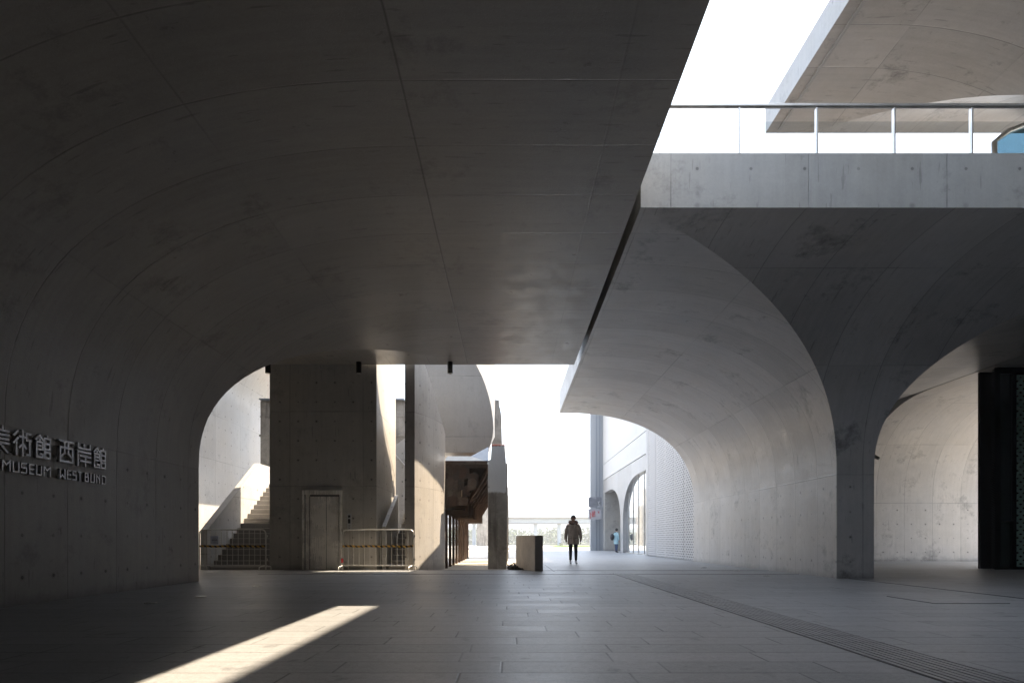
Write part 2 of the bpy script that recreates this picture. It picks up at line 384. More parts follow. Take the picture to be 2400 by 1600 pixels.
def umbrella(label, cat, core, ext, ax, ay, zbase, zspring, zflat, ztop, mat, mfascia, n=2.35, name='concrete_vault', group=None, floor_gap=0.0):
    X1, X2, Y1, Y2 = core; xl, xr, yn, yf = ext     # outer limits
    cvx = curve(ax, zspring, zflat-zspring, n); cvy = curve(ay, zspring, zflat-zspring, n)
    L = side(cvx, ax, X1-xl); R = side(cvx, ax, xr-X2); Nn = side(cvy, ay, Y1-yn); Ff = side(cvy, ay, yf-Y2)
    xs = [(X1-d, z, s, k) for k, (d, z, s) in enumerate(L)][::-1]+[(X2+d, z, s, k) for k, (d, z, s) in enumerate(R)]
    ys = [(Y1-d, z, s, k) for k, (d, z, s) in enumerate(Nn)][::-1]+[(Y2+d, z, s, k) for k, (d, z, s) in enumerate(Ff)]
    ci = len(L)-1; cj = len(Nn)-1
    t = thing(name, label, cat, ((X1+X2)/2, (Y1+Y2)/2, zbase), group)
    mb = MB(); nx = len(xs); ny = len(ys)
    # subdivide nothing: long cells are straight
    V = [(x[0], y[0], max(x[1], y[1])) for y in ys for x in xs]
    for v in V: mb.v.append(v)
    idx = lambda i, j: j*nx+i
    def addf(vi, xdom):
        uv = []
        for q in vi:
            i, j = q % nx, q//nx
            uv.append((ys[j][0], zspring-0+xs[i][2]) if xdom else (xs[i][0], zspring+ys[j][2]))
        mb.uv[len(mb.f)] = uv; mb.smooth.add(len(mb.f)); mb.f.append(tuple(vi))
    for j in range(ny-1):
        for i in range(nx-1):
            if i == ci and j == cj: continue
            a, b, c, d = idx(i, j), idx(i+1, j), idx(i+1, j+1), idx(i, j+1)
            kx = -1 if i == ci else min(xs[i][3], xs[i+1][3]); ky = -1 if j == cj else min(ys[j][3], ys[j+1][3])
            if kx > ky: addf((a, d, c, b), True)
            elif kx < ky: addf((a, d, c, b), False)
            else:
                hx = i > ci; hy = j > cj      # growing outwards direction
                lo = idx(i if hx else i+1, j if hy else j+1); hi = idx(i+1 if hx else i, j+1 if hy else j)
                px = idx(i+1 if hx else i, j if hy else j+1); py = idx(i if hx else i+1, j+1 if hy else j)
                addf((lo, px, hi), True); addf((lo, py, hi), False)
    o = mb.build('soffit', mat, t, recalc=False)
    me = o.data; bm = bmesh.new(); bm.from_mesh(me)
    for f in bm.faces:
        if f.normal.z > 0: f.normal_flip()
    # creases where the two sweeps meet
    uvl = bm.loops.layers.uv.active
    for e in bm.edges:
        if len(e.link_faces) == 2 and len(e.link_faces[0].verts) == 3 and len(e.link_faces[1].verts) == 3: e.smooth = False
    bm.to_mesh(me); bm.free()
    # wall
    w = MB(); 
    def wq(p, q, r_, s_, uax):
        vs = [p, q, r_, s_]; w.add(vs, [(0, 1, 2, 3)], [[((v[1] if uax == 'y' else v[0]), v[2]) for v in vs]])
    z0, z1 = zbase, zspring
    wq((X1, Y1, z0), (X2, Y1, z0), (X2, Y1, z1), (X1, Y1, z1), 'x'); wq((X2, Y1, z0), (X2, Y2, z0), (X2, Y2, z1), (X2, Y1, z1), 'y')
    wq((X2, Y2, z0), (X1, Y2, z0), (X1, Y2, z1), (X2, Y2, z1), 'x'); wq((X1, Y2, z0), (X1, Y1, z0), (X1, Y1, z1), (X1, Y2, z1), 'y')
    w.build('wall', mat, t)
    # fascia and roof
    f = MB()
    rims = [[idx(i, 0) for i in range(nx)], [idx(nx-1, j) for j in range(ny)], [idx(i, ny-1) for i in range(nx-1, -1, -1)], [idx(0, j) for j in range(ny-1, -1, -1)]]
    for k, rim in enumerate(rims):
        for a, b in zip(rim, rim[1:]):
            A, B = V[a], V[b]; f.add([A, B, (B[0], B[1], ztop), (A[0], A[1], ztop)], [(0, 1, 2, 3)])
    box(xl+.01, xr-.01, yn+.01, yf-.01, ztop-.05, ztop).build('roof_surface', M['roof'], t)
    f.build('edge_band', mfascia, t, recalc=False)
    return t

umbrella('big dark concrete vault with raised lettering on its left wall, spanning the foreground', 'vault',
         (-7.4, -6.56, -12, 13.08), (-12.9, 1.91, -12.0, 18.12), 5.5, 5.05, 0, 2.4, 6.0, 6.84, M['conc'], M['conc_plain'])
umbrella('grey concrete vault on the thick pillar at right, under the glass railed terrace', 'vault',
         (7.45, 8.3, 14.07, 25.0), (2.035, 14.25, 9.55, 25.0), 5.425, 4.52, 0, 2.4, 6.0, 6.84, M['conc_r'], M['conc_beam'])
umbrella('warm lit concrete vault wall seen behind the right pillar, beside the dark green glazing', 'vault',
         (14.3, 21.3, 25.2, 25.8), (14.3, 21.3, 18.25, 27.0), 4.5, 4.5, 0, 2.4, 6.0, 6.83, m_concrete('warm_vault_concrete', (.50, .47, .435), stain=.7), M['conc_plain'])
umbrella('upper brown toned concrete canopy above the terrace with pale blue edge against the sky', 'vault',
         (13.25, 13.9, -10, 12.05), (6.64, 19.0, -10.0, 16.03), 5.45, 4.0, 6.85, 7.8, 11.4, 12.05, M['conc_r'], M['conc_plain'], n=2.0, name='canopy_vault')
# drip groove lip under the upper canopy
cv = [o for o in C.objects if o.name == 'canopy_vault'][0]
box(6.90, 6.96, -9.9, 15.9, 11.365, 11.40).build('drip_lip', M['conc_white'], cv)

# museum block behind the camera and to the right (keeps the covered passage dark)
t = thing('museum_block', 'dark concrete museum block enclosing the passage on the right', 'building', (20, 0, 0))
box(14.6, 15.2, -12, 8.6, 0, 6.0).build('wall', M['conc'], t)
box(14.32, 19.6, -12, 18.2, 6.01, 6.80).build('floor_slab', M['conc_plain'], t)
box(-13, 24, -12.9, -12.15, 0, 12).build('rear_wall', M['conc'], t)
box(-13, -12.92, -12, 19, 0, 6).build('side_wall', M['conc'], t)
box(19.62, 20.0, -12, 18.2, 0, 6.8).build('end_wall', M['conc'], t)
box(1.95, 14.5, -12.1, 4.7, 6.86, 7.6).build('shade_roof', M['conc_plain'], t)  # added over the opening, out of view, to cut skylight in the passage

t = tag(box(1.80, 2.12, 9.75, 18.05, 6.845, 6.88).build('joint_cover', M['black'], loc=(1.96, 14, 6.85)), 'black strip closing the narrow gap between the two big vaults', 'joint strip')
# near-black wall added to stand in for the unlit gap behind the pillar vault
t = tag(box(8.6, 14.2, 25.02, 25.5, 0, 7.2).build('recess_wall', M['dark'], loc=(11.4, 25.2, 0)), 'near black wall added to stand for the unlit gap behind the right pillar', 'wall')

# dark glazed entrance at far right
t = thing('glazed_entrance', 'dark green glass entrance with perforated metal sheets at far right', 'glazing', (16, 18.3, 0))
box(14.62, 14.93, 18.40, 18.44, 0.05, 5.9).build('glass_pane', M['greeng'], t)
box(15.03, 19.5, 18.40, 18.44, 0.05, 5.9).build('glass_pane', M['greeng'], t)
f = MB()
for x in (14.52, 14.98, 19.5): f.box(x-.045, x+.045, 18.34, 18.42, 0, 5.95)
f.box(14.5, 19.5, 18.35, 18.41, 1.40, 1.46); f.box(14.5, 19.5, 18.345, 18.405, 0.0, .06); f.box(14.5, 19.5, 18.345, 18.405, 5.8, 5.99)
f.build('frame', M['black'], t)
box(15.0, 19.4, 18.28, 18.284, .08, 5.75).build('perforated_sheet', M['mesh'], t)
f = MB()    # folded expanded metal seen edge on: little teeth all the way up
for k in range(118):
    z = .04+k*.0498; f.add([(14.25, 18.25, z), (14.36, 18.25, z+.02), (14.36, 18.25, z+.055), (14.25, 18.31, z), (14.36, 18.31, z+.02), (14.36, 18.31, z+.055)], [(0, 1, 2), (3, 5, 4), (0, 3, 4, 1), (1, 4, 5, 2), (0, 2, 5, 3)])
f.box(14.355, 14.50, 18.26, 18.30, 0, 5.95)
f.build('perforated_edge', M['black'], t)
box(14.4, 19.5, 18.9, 19.0, 0, 5.99).build('inner_wall', M['dark'], t)

# upper glass box and terrace railing
t = thing('upper_glazing', 'blue glass end wall with arched frame under the upper canopy', 'glazing', (13, 15.5, 6.85))
pts = [(12.10, 6.86)]+[(12.10+.02, 10.93+.02)]
arch = [(12.13, 10.90), (12.45, 11.08+.02), (12.9, 11.20)]
gp = [(12.12, 6.86), (12.12, 10.85), (12.45, 11.1), (12.95, 11.3), (13.6, 11.38), (18.5, 11.38), (18.5, 6.86)]
MB().prism(gp, 15.50, 15.53).build('glass_pane', m_glass('blue_tinted_glass', (.27, .38, .43)), t)
f = MB().tube([(12.12, 15.45, 6.9), (12.12, 15.45, 10.80), (12.45, 15.45, 11.06), (12.95, 15.45, 11.25), (13.6, 15.45, 11.35)], .07, 6)
f.build('arch_frame', M['steel'], t)
f = MB()
for k in range(46): f.box(13.15, 18.4, 15.40, 15.42, 6.95+k*.09, 6.985+k*.09)
f.build('louvre_screen', M['white'], t)
f = MB()
for k in range(40): f.box(12.05, 12.11, 15.38, 15.5, 6.9+k*.085, 6.94+k*.085)
f.build('side_mesh', M['steel'], t)

t = thing('glass_railing', 'glass railing with steel handrail along the terrace edge', 'railing', (8, 10.04, 6.84))
f = MB().box(2.2, 14.0, 10.0, 10.07, 7.89, 7.93).box(2.2, 14.0, 10.03, 10.05, 7.87, 7.89); f.build('handrail', M['galv'], t, bevel=.004)
px = [2.44]+[3.73+1.255*k for k in range(9)]
for k, x in enumerate(px):
    if k: box(x-.014, x+.014, 10.0, 10.07, 6.84, 7.865).build('post', M['galv'], t, bevel=.004)
    else: box(x-.008, x+.008, 10.0, 10.06, 6.84, 7.66).build('post', M['steel'], t)
for a, b in zip(px, px[1:]): box(a+.03, b-.03, 10.045, 10.057, 6.90, 7.66).build('glass_pane', M['glass'], t)

# ------------------------------------------------------------------ ground
def sheet(x0, x1, y0, y1, z, mat, name, thick=0.0):
    if thick: return struct(box(x0, x1, y0, y1, z-thick, z).build(name, mat))
    return struct(MB().add([(x0, y0, z), (x1, y0, z), (x1, y1, z), (x0, y1, z)], [(0, 1, 2, 3)]).build(name, mat))
sheet(-5000, 5000, -3000, 6000, -3.0, M['land'], 'ground')
sheet(-2500, 2500, 97, 252, -2.2, M['river'], 'river')
struct(box(-900, 900, 250, 420, -3, -.8).build('far_bank', M['land']))
struct(MB().prism([(-40, -40), (60, -40), (60, 62), (.55, 62), (.55, 18.0), (-40, 18.0)], -.6, 0.0, 2).build('paving', M['pave']))
struct(box(-60, 120, 18.02, 96, -2.5, -.10).build('yard', M['asph']))
struct(box(-120, 120, 62.02, 96.5, -.9, .02).build('promenade', M['pale']))
struct(box(5.6, 11, 74, 86, .0, .09).build('lawn', M['grass']))
# expansion joints, ribbed strip
f = MB().box(7.68, 7.70, 2, 14.0, .001, .006).box(1.24, 1.265, 17.2, 21.6, .001, .006); 
for y in (15.78, 17.62): f.box(-6.4, 7.4, y, y+.022, .001, .006)
f.box(-.05, .0, 0, 0.001, .001, .002)
f.box(5.86, 6.9, 8.52, 8.535, .001, .006).box(5.86, 5.872, 8.52, 9.6, .001, .006)
struct(f.build('floor_joint', M['black']))
f = MB()
for k in range(9):
    x = 2.69+k*.0585
    yy = 3.4
    while yy < 15.7:
        L = .372; j = random.uniform(-.003, .003)
        f.box(x+j, x+j+.042, yy+.006, yy+L-.006, .0, .010); yy += L
struct(f.build('ribbed_strip', m_plain('ribbed_granite', (.31, .32, .33), .42, var=.2, scale=5), bevel=.002))
f = MB().box(2.68, 3.20, 3.4, 15.7, .001, .0035); struct(f.build('ribbed_strip_bed', m_plain('strip_bed', (.14, .14, .14), .6)))

# round uplights let into the floor
def uplight(x, y, lab):
    t = thing('floor_light', lab, 'floor light', (x, y, 0), 'round uplights set in the paving')
    MB().tube([(x, y, .0), (x, y, .012)], .085, 20).build('rim', M['steel'], t)
    MB().ball((x, y, .012), .06, (1, 1, .18), 14, 6).build('lens', M['glass'], t)
def gp_(px, py): Y = F*H/(py-CYP); return ((px-CXP)*Y/F, Y)
for (a, b, l) in ((602, 1374, 'round floor light nearest the left wall corner, farther one of the pair'), (470, 1398, 'round floor light in front of the left wall corner, nearer the camera'),
                  (353, 1413, 'small floor light deepest in the dark by the left wall'), (1650, 1330, 'farthest of three floor lights along the right passage wall'),
                  (1727, 1337, 'middle of three floor lights along the right passage wall'), (1796, 1349, 'nearest of three floor lights along the right passage wall')):
    uplight(*gp_(a, b), l)

# ------------------------------------------------------------------ ceiling spots, camera
for k, (px_, lab) in enumerate(((628, 'black cylinder spotlight at the top left corner of the lift shaft'), (841, 'black cylinder spotlight hanging in front of the lift shaft, above the panel'), (1055, 'black cylinder spotlight hanging right of the curved fin'))):
    x = (px_-CXP)*17.85/F
    t = thing('spotlight', lab, 'spotlight', (x, 17.85, 5.66), 'black cylinder spotlights under the vault edge')
    MB().tube([(x, 17.85, 5.68), (x, 17.85, 6.0)], .078, 20).build('housing', M['black'], t)
    MB().tube([(x, 17.85, 5.66), (x, 17.85, 5.69)], .060, 20).build('lens', M['steel'], t)
t = thing('security_camera', 'small grey security camera on the right side of the pillar', 'camera', (8.3, 14.2, 2.9))
box(8.3, 8.36, 14.14, 14.2, 2.72, 2.78).build('bracket', M['black'], t); MB().tube([(8.36, 14.17, 2.80), (8.40, 14.05, 2.72)], .035, 10).build('housing', M['steel'], t)

# ------------------------------------------------------------------ lettering on the left wall
S = {}
S['xi'] = [[(0, 9.5), (10, 9.5)], [(.5, 6.6), (9.5, 6.6), (9.5, .5), (.5, .5), (.5, 6.6)], [(3.6, 9.5), (3.6, 4.2), (.6, 2.2)], [(6.4, 9.5), (6.4, 4.2), (9.4, 2.2)]]
S['an'] = [[(.5, 9.9), (.5, 8), (9.6, 8), (9.6, 9.9)], [(5, 9.9), (5, 8)], [(.4, 0), (.4, 6.3), (10, 6.3)], [(2.2, 4.4), (10, 4.4)], [(2.2, 2.1), (10, 2.1)], [(6.1, 4.4), (6.1, 0)]]
S['guan'] = [[(0, 7.7), (2.4, 9.6), (4.8, 7.7)], [(2.4, 8.0), (2.4, 6.9)], [(.4, 6.8), (4.4, 6.8), (4.4, 3.7), (.4, 3.7)], [(.4, 5.25), (4.4, 5.25)], [(.4, 6.8), (.4, .5), (4.5, .5), (4.5, 1.8), (2.9, 1.8)],
             [(7.8, 9.9), (7.8, 8.8)], [(5.7, 7.4), (5.7, 8.8), (9.9, 8.8), (9.9, 7.4)], [(5.9, .5), (5.9, 6.6), (9.6, 6.6), (9.6, 4.2), (5.9, 4.2)], [(5.9, 2.9), (9.8, 2.9), (9.8, .5), (5.9, .5)]]
S['shu'] = [[(0, 7.6), (2, 9.4)], [(0, 4.6), (2.1, 6.6)], [(1.4, 5.6), (1.4, 0)], [(5, 9.9), (5, 0)], [(3.1, 7.5), (7.1, 7.5), (7.1, 9.0)], [(3.1, 3.0), (5, 4.5), (7, 3.0)], [(7.6, 9.1), (10, 9.1)], [(7.4, 6.4), (9.9, 6.4)], [(9.1, 6.4), (9.1, .5), (7.5, .5)]]
S['mei'] = [[(3, 10), (3, 8.6)], [(7, 10), (7, 8.6)], [(0, 8.4), (10, 8.4)], [(.6, 6.7), (10, 6.7)], [(.6, 5.1), (10, 5.1)], [(0, 3.5), (10, 3.5)], [(5, 8.4), (5, 3.5)], [(5, 3.5), (.6, .2)], [(5, 3.5), (9.6, .2)]]
S['M'] = [[(0, 0), (0, 10), (3, 6), (6, 10), (6, 0)]]; S['U'] = [[(0, 10), (0, 0), (6, 0), (6, 10)]]; S['S'] = [[(6, 10), (0, 10), (0, 5.4), (6, 5.4), (6, 0), (0, 0)]]
S['E'] = [[(6, 10), (0, 10), (0, 0), (6, 0)], [(0, 5.2), (5.8, 5.2)]]; S['W'] = [[(0, 10), (0, 0), (3, 3.6), (6, 0), (6, 10)]]; S['T'] = [[(-.4, 10), (6.4, 10)], [(3, 10), (3, 0)]]
S['B'] = [[(0, 0), (0, 10), (5, 10), (5, 5.8), (0, 5.2)], [(4.6, 5.5), (6, 4.6), (6, 0), (0, 0)]]; S['N'] = [[(0, 0), (0, 10), (6, 4.0)], [(6, 0), (6, 10)]]; S['D'] = [[(0, 0), (0, 10), (4, 10), (6, 7.6), (6, 0), (0, 0)]]
sg = thing('wall_lettering', 'raised grey metal museum lettering in Chinese and English on the dark left wall', 'sign', (-6.54, 9, 1.77))
def glyph(key, y0, y1, z0, z1, w, gw):
    y0 *= .9904; y1 *= .9904; z0 = H+(z0-H)*.9904; z1 = H+(z1-H)*.9904
    mb = MB(); sy = (y1-y0)/gw; sz = (z1-z0)/10; x0 = -6.535; x1 = -6.495; e = 0
    for st in S[key]:
        for (a, b), (c, d) in zip(st, st[1:]):
            p = Vector((y0+a*sy, z0+b*sz)); q = Vector((y0+c*sy, z0+d*sz)); dr = (q-p).normalized(); nr = Vector((-dr.y, dr.x))*w/2
            p2 = p-dr*w/2; q2 = q+dr*w/2; k = e*.0004; e += 1
            mb.prism([tuple(p2+nr), tuple(p2-nr), tuple(q2-nr), tuple(q2+nr)], x0-k, x1-k, 0)
        a, b = st[0]
    for (yy, zz) in ((y0+.01, z0+.02), (y1-.01, z1-.02)): mb.box(-6.56, -6.53, yy-.004, yy+.004, zz-.004, zz+.004)
    mb.build('letter', M['letter'], sg)
for k, a, b in (('mei', 7.80, 8.11), ('shu', 8.20, 8.50), ('guan', 8.585, 8.86), ('xi', 9.035, 9.315), ('an', 9.41, 9.70), ('guan', 9.785, 10.07)): glyph(k, a, b, 2.02, 2.35, .029, 10)
for k, a, b in (('M', 8.015, 8.135), ('U', 8.185, 8.28), ('S', 8.325, 8.41), ('E', 8.465, 8.54), ('U', 8.59, 8.68), ('M', 8.73, 8.85), ('W', 9.04, 9.14), ('E', 9.19, 9.26), ('S', 9.305, 9.375), ('T', 9.425, 9.49),
                ('B', 9.575, 9.65), ('U', 9.705, 9.785), ('N', 9.84, 9.915), ('D', 9.975, 10.06)): glyph(k, a, b, 1.785, 1.91, .02, 6)

# ------------------------------------------------------------------ lift shaft
t = thing('elevator_tower', 'grey concrete lift shaft with steel doors and rows of tie holes', 'elevator tower', (-5.5, 19.8, 0))
MB().prism([(-7.05, 18.22), (-3.9, 18.22), (-3.9, 21.3), (-7.05, 21.3)], -.15, 7.6, 2).build('shaft', M['conc_tower'], t)
fr = MB().box(-6.07, -6.00, 18.14, 18.3, 0, 2.33).box(-4.98, -4.91, 18.14, 18.3, 0, 2.33).box(-6.0, -4.98, 18.14, 18.3, 2.20, 2.33)
do = fr.build('door_frame', M['doorsteel'], t, bevel=.004)
box(-6.0, -5.85, 18.185, 18.215, 0.0, 2.20).build('jamb_panel', M['doorsteel'], do)
box(-5.85, -5.378, 18.20, 18.218, 0.01, 2.20).build('door_leaf', M['doorsteel'], do); box(-5.366, -4.98, 18.20, 18.218, 0.01, 2.20).build('door_leaf', M['doorsteel'], do); box(-5.995, -5.84, 18.19, 18.1999, 2.165, 2.2).build('header_gap', M['black'], do); box(-5.998, -5.984, 18.15, 18.1845, .0, 2.2).build('frame_gap', M['black'], do); box(-4.996, -4.982, 18.15, 18.199, .0, 2.2).build('frame_gap', M['black'], do); box(-5.84, -4.982, 18.19, 18.1999, 2.15, 2.2).build('header_gap', M['black'], do); box(-5.862, -5.848, 18.17, 18.184, .0, 2.16).build('frame_gap', M['black'], do)
box(-5.377, -5.367, 18.195, 18.216, .01, 2.2).build('door_seam', M['black'], do)
pn = box(-4.76, -4.64, 18.20, 18.22, 1.17, 1.65).build('call_panel', M['white'], t, bevel=.003)
box(-4.735, -4.665, 18.192, 18.2, 1.53, 1.60).build('display', M['black'], pn); box(-4.735, -4.665, 18.192, 18.2, 1.36, 1.49).build('display', M['black'], pn)
for z in (1.22, 1.29): MB().tube([(-4.70, 18.19, z), (-4.70, 18.2, z)], .014, 10).build('call_button', M['black'], pn)

# ------------------------------------------------------------------ left: high wall, stairs and parapet
umbrella('tall pale concrete wall seen through the left arch behind the stairs', 'vault',
         (-12.6, -12.0, 14, 34.0), (-13.4, -6.6, 14.0, 34.0), 5.4, 5.0, -.1, 6.6, 10.0, 10.7, M['conc_far'], M['conc_plain'])
def stair(name, label, x0, x1, y0, n, rise, run, z0, xland=None):
    t = thing(name, label, 'staircase', ((x0+x1)/2, y0, z0))
    for k in range(n):
        o = box(x0, x1, y0+k*run, y0+n*run+.6, z0+k*rise, z0+(k+1)*rise).build('step', M['step'], t)
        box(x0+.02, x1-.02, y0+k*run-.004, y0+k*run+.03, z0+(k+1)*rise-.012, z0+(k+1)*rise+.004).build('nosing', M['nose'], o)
    return t
st = stair('stairs', 'broad concrete stairs rising behind the barricade left of the lift shaft', -9.0, -7.06, 18.6, 18, .17, .27, -.10)
t = thing('stair_parapet', 'pale sloping concrete parapet on the left side of the broad stairs', 'parapet', (-9.1, 20.5, -.1))
MB().prism([(18.45, -.1), (18.45, 1.16), (18.6, 1.26), (22.3, 3.62), (26.5, 3.62), (26.5, -.1)], -9.2, -9.001, 0).build('parapet_wall', M['conc_far'], t)
tag(box(-14, -9.2, 26.6, 26.9, -.1, 2.2).build('garden_wall', M['conc_plain'], loc=(-11, 26.7, 0)), 'low concrete wall far behind the left barricade', 'wall')

# ------------------------------------------------------------------ middle: narrow stairs, curved fin, hanging volume
st2 = stair('stairs', 'narrow dark stairs between the lift shaft and the curved fin', -3.62, -3.12, 18.6, 12, .17, .27, -.10)
t = thing('stair_upstand', 'slim concrete upstand with bright sloping top beside the narrow stairs', 'parapet', (-3.7, 19.6, -.1))
MB().prism([(18.5, -.1), (18.5, 1.28), (20.6, 2.36), (20.6, -.1)], -3.80, -3.68, 0).build('upstand_wall', M['conc_far'], t)
t = thing('landing_wall', 'pale concrete wall behind the narrow stairs with a sloping top', 'wall', (-4, 25, -.1))
MB().prism([(-7.4, -.1), (-7.4, 3.6), (-5.0, 4.4), (-3.9, 5.2), (-2.6, 5.6), (-2.6, -.1)], 25.0, 25.3, 1).build('wall_panel', M['conc_far'], t)
MB().tube([(-5.0, 24.95, 4.75), (-3.6, 24.95, 3.2)], .03).build('handrail', M['white'], t)

def arcfin():
    pl = [(-3.09, 18.35, 7.2), (-2.80, 18.35, 7.2), (-2.72, 18.5, 6.75), (-2.63, 18.68, 6.45), (-2.55, 18.86, 6.15), (-2.46, 19.12, 5.85), (-2.38, 19.4, 5.55), (-2.31, 19.6, 5.3), (-2.24, 19.85, 5.0), (-2.19, 20.1, 4.75), (-2.15, 20.4, 4.55), (-2.14, 20.75, 4.4)]
    m = MB(); u = 0; us = [0]
    for a, b in zip(pl, pl[1:]): u += math.hypot(b[0]-a[0], b[1]-a[1]); us.append(u)
    zb = -.1
    for i, (a, b) in enumerate(zip(pl, pl[1:])):
        m.add([(a[0], a[1], zb), (b[0], b[1], zb), (b[0], b[1], b[2]), (a[0], a[1], a[2])], [(0, 1, 2, 3)], [[(us[i]-.29, zb), (us[i+1]-.29, zb), (us[i+1]-.29, b[2]), (us[i]-.29, a[2])]], smooth=i > 0)
    bx = -3.088
    for i, (a, b) in enumerate(zip(pl, pl[1:])):
        m.add([(a[0], a[1], a[2]), (b[0], b[1], b[2]), (bx, b[1], b[2]), (bx, a[1], a[2])], [(0, 1, 2, 3)])
        if i: m.add([(bx, a[1], zb), (bx, b[1], zb), (bx, b[1], b[2]), (bx, a[1], a[2])], [(0, 1, 2, 3)])
    a = pl[-1]; m.add([(a[0], a[1], zb), (bx, a[1], zb), (bx, a[1], a[2]), (a[0], a[1], a[2])], [(0, 1, 2, 3)])
    return m
t = thing('curved_fin', 'tall narrow concrete fin with a curved sunlit side right of the barricades', 'wall', (-2.8, 19.2, -.1))
arcfin().build('fin_wall', M['conc_fin'], t, recalc=False)
me = t.children[0].data
bm = bmesh.new(); bm.from_mesh(me); bmesh.ops.remove_doubles(bm, verts=bm.verts, dist=.0005); bmesh.ops.recalc_face_normals(bm, faces=bm.faces)
for e in bm.edges:
    if len(e.link_faces) == 2 and e.link_faces[0].normal.angle(e.link_faces[1].normal, 0) > math.radians(28): e.smooth = False
bm.to_mesh(me); bm.free()
# hanging volume with a bulging right edge
def rx(x, Y): return (x-CXP)*Y/F
def rz(y, Y): return H+(CYP-y)*Y/F
Yp = 22.4
fr_ = [(1093, 800), (1117.5, 857), (1129, 880), (1138, 903), (1146, 930), (1151.5, 955), (1155, 980), (1156.5, 1003), (1154, 1025), (1149, 1043), (1142, 1056), (1132, 1060)]
front = [(rx(a, Yp), rz(b, Yp)) for a, b in fr_]
Yb = 24.3
t = thing('hanging_volume', 'grey concrete volume with a bulging curved edge hanging above the old frames', 'building', (-1.8, 21.5, 3.8))
m = MB(); n_ = len(front)
bx_ = lambda q: (rx(1160, Yb) if q[1] > 5.4 else q[0]*1.0+.02, q[1])
fv = [(-3.1, Yp, front[-1][1])]+[(p, Yp, q) for p, q in front[::-1]]+[(-3.1, Yp, front[0][1])]
m.add(fv, [tuple(range(len(fv)))])
back = []
for k, (p, q) in enumerate(front):
    f_ = 1-min(1, max(0, (k-4)/6)); back.append((p+(rx(1160, Yb)-p)*f_*1.0 if q > 4.6 else p-.12, q))
for (a, b), (c, d) in zip(zip(front, back), zip(front[1:], back[1:])):
    m.add([(a[0], Yp, a[1]), (c[0], Yp, c[1]), (d[0], Yb, d[1]), (b[0], Yb, b[1])], [(0, 1, 2, 3)], [[(Yp, a[1]), (Yp, c[1]), (Yb, d[1]), (Yb, b[1])]], smooth=True)
zb_ = front[-1][1]
m.add([(-3.1, Yp, zb_), (front[-1][0], Yp, zb_), (back[-1][0], Yb, zb_), (-3.1, Yb, zb_)], [(0, 1, 2, 3)])
bv = [(-3.1, Yb, zb_)]+[(p, Yb, q) for p, q in back[::-1]]+[(-3.1, Yb, front[0][1])]
m.add(bv, [tuple(range(len(bv)))])
m.add([(-3.1, Yp, zb_), (-3.1, Yb, zb_), (-3.1, Yb, front[0][1]), (-3.1, Yp, front[0][1])], [(0, 1, 2, 3)])
m.add([(-3.1, Yp, front[0][1]), (front[0][0], Yp, front[0][1]), (back[0][0], Yb, back[0][1]), (-3.1, Yb, front[0][1])], [(0, 1, 2, 3)])
o = m.build('volume_wall', M['conc_vol'], t, recalc=False)
bm = bmesh.new(); bm.from_mesh(o.data); bmesh.ops.remove_doubles(bm, verts=bm.verts, dist=.0005); bmesh.ops.recalc_face_normals(bm, faces=bm.faces)
for e in bm.edges:
    if len(e.link_faces) == 2 and e.link_faces[0].normal.angle(e.link_faces[1].normal, 0) > math.radians(30): e.smooth = False
bm.to_mesh(o.data); bm.free()
box(-3.05, -2.5, 22.6, 24.0, -.1, 4.0).build('support_wall', M['conc_fin'], t)
# upper flight: stepped top casts the saw tooth shade on the shaft
t = thing('upper_stairs', 'stepped upper flight with thin railing behind the curved fin', 'staircase', (-2.5, 20, 4.4))
m = MB(); r_ = MB()
for k in range(13):
    y = 18.43+k*.225; z = 5.9-k*.17; m.box(-3.085, -2.99, y, y+.225, 3.6, z)
for k in range(0, 14, 3):
    y = 18.43+k*.225; z = 5.9-k*.17; r_.tube([(-3.04, y+.02, z-.05), (-3.04, y+.02, z+.55)], .014, 6)
r_.tube([(-3.04, 18.43, 6.45), (-3.04, 21.36, 4.24)], .018, 6)
m.build('flight', M['conc_plain'], t); r_.build('railing', M['steel'], t)
# unseen slab added over the left vault, edge shaped to shade the fin
t = thing('shade_slab', 'unseen curved slab added above the left vault to shade the fin', 'shade slab', (.8, 18.5, 8.5))
MB().prism([(-1.5, 17.2), (.5, 17.2), (.5, 18.6), (.91, 19.42), (1.25, 19.9), (1.59, 20.5), (1.85, 21.0), (2.1, 21.6), (-.1, 21.6), (-1.3, 18.8)], 8.5, 8.7, 2).build('slab', M['conc_plain'], t)
box(.16, .49, 17.3, 17.6, 6.85, 8.5).build('upstand', M['conc_plain'], t)  # prop added to carry the shading slab

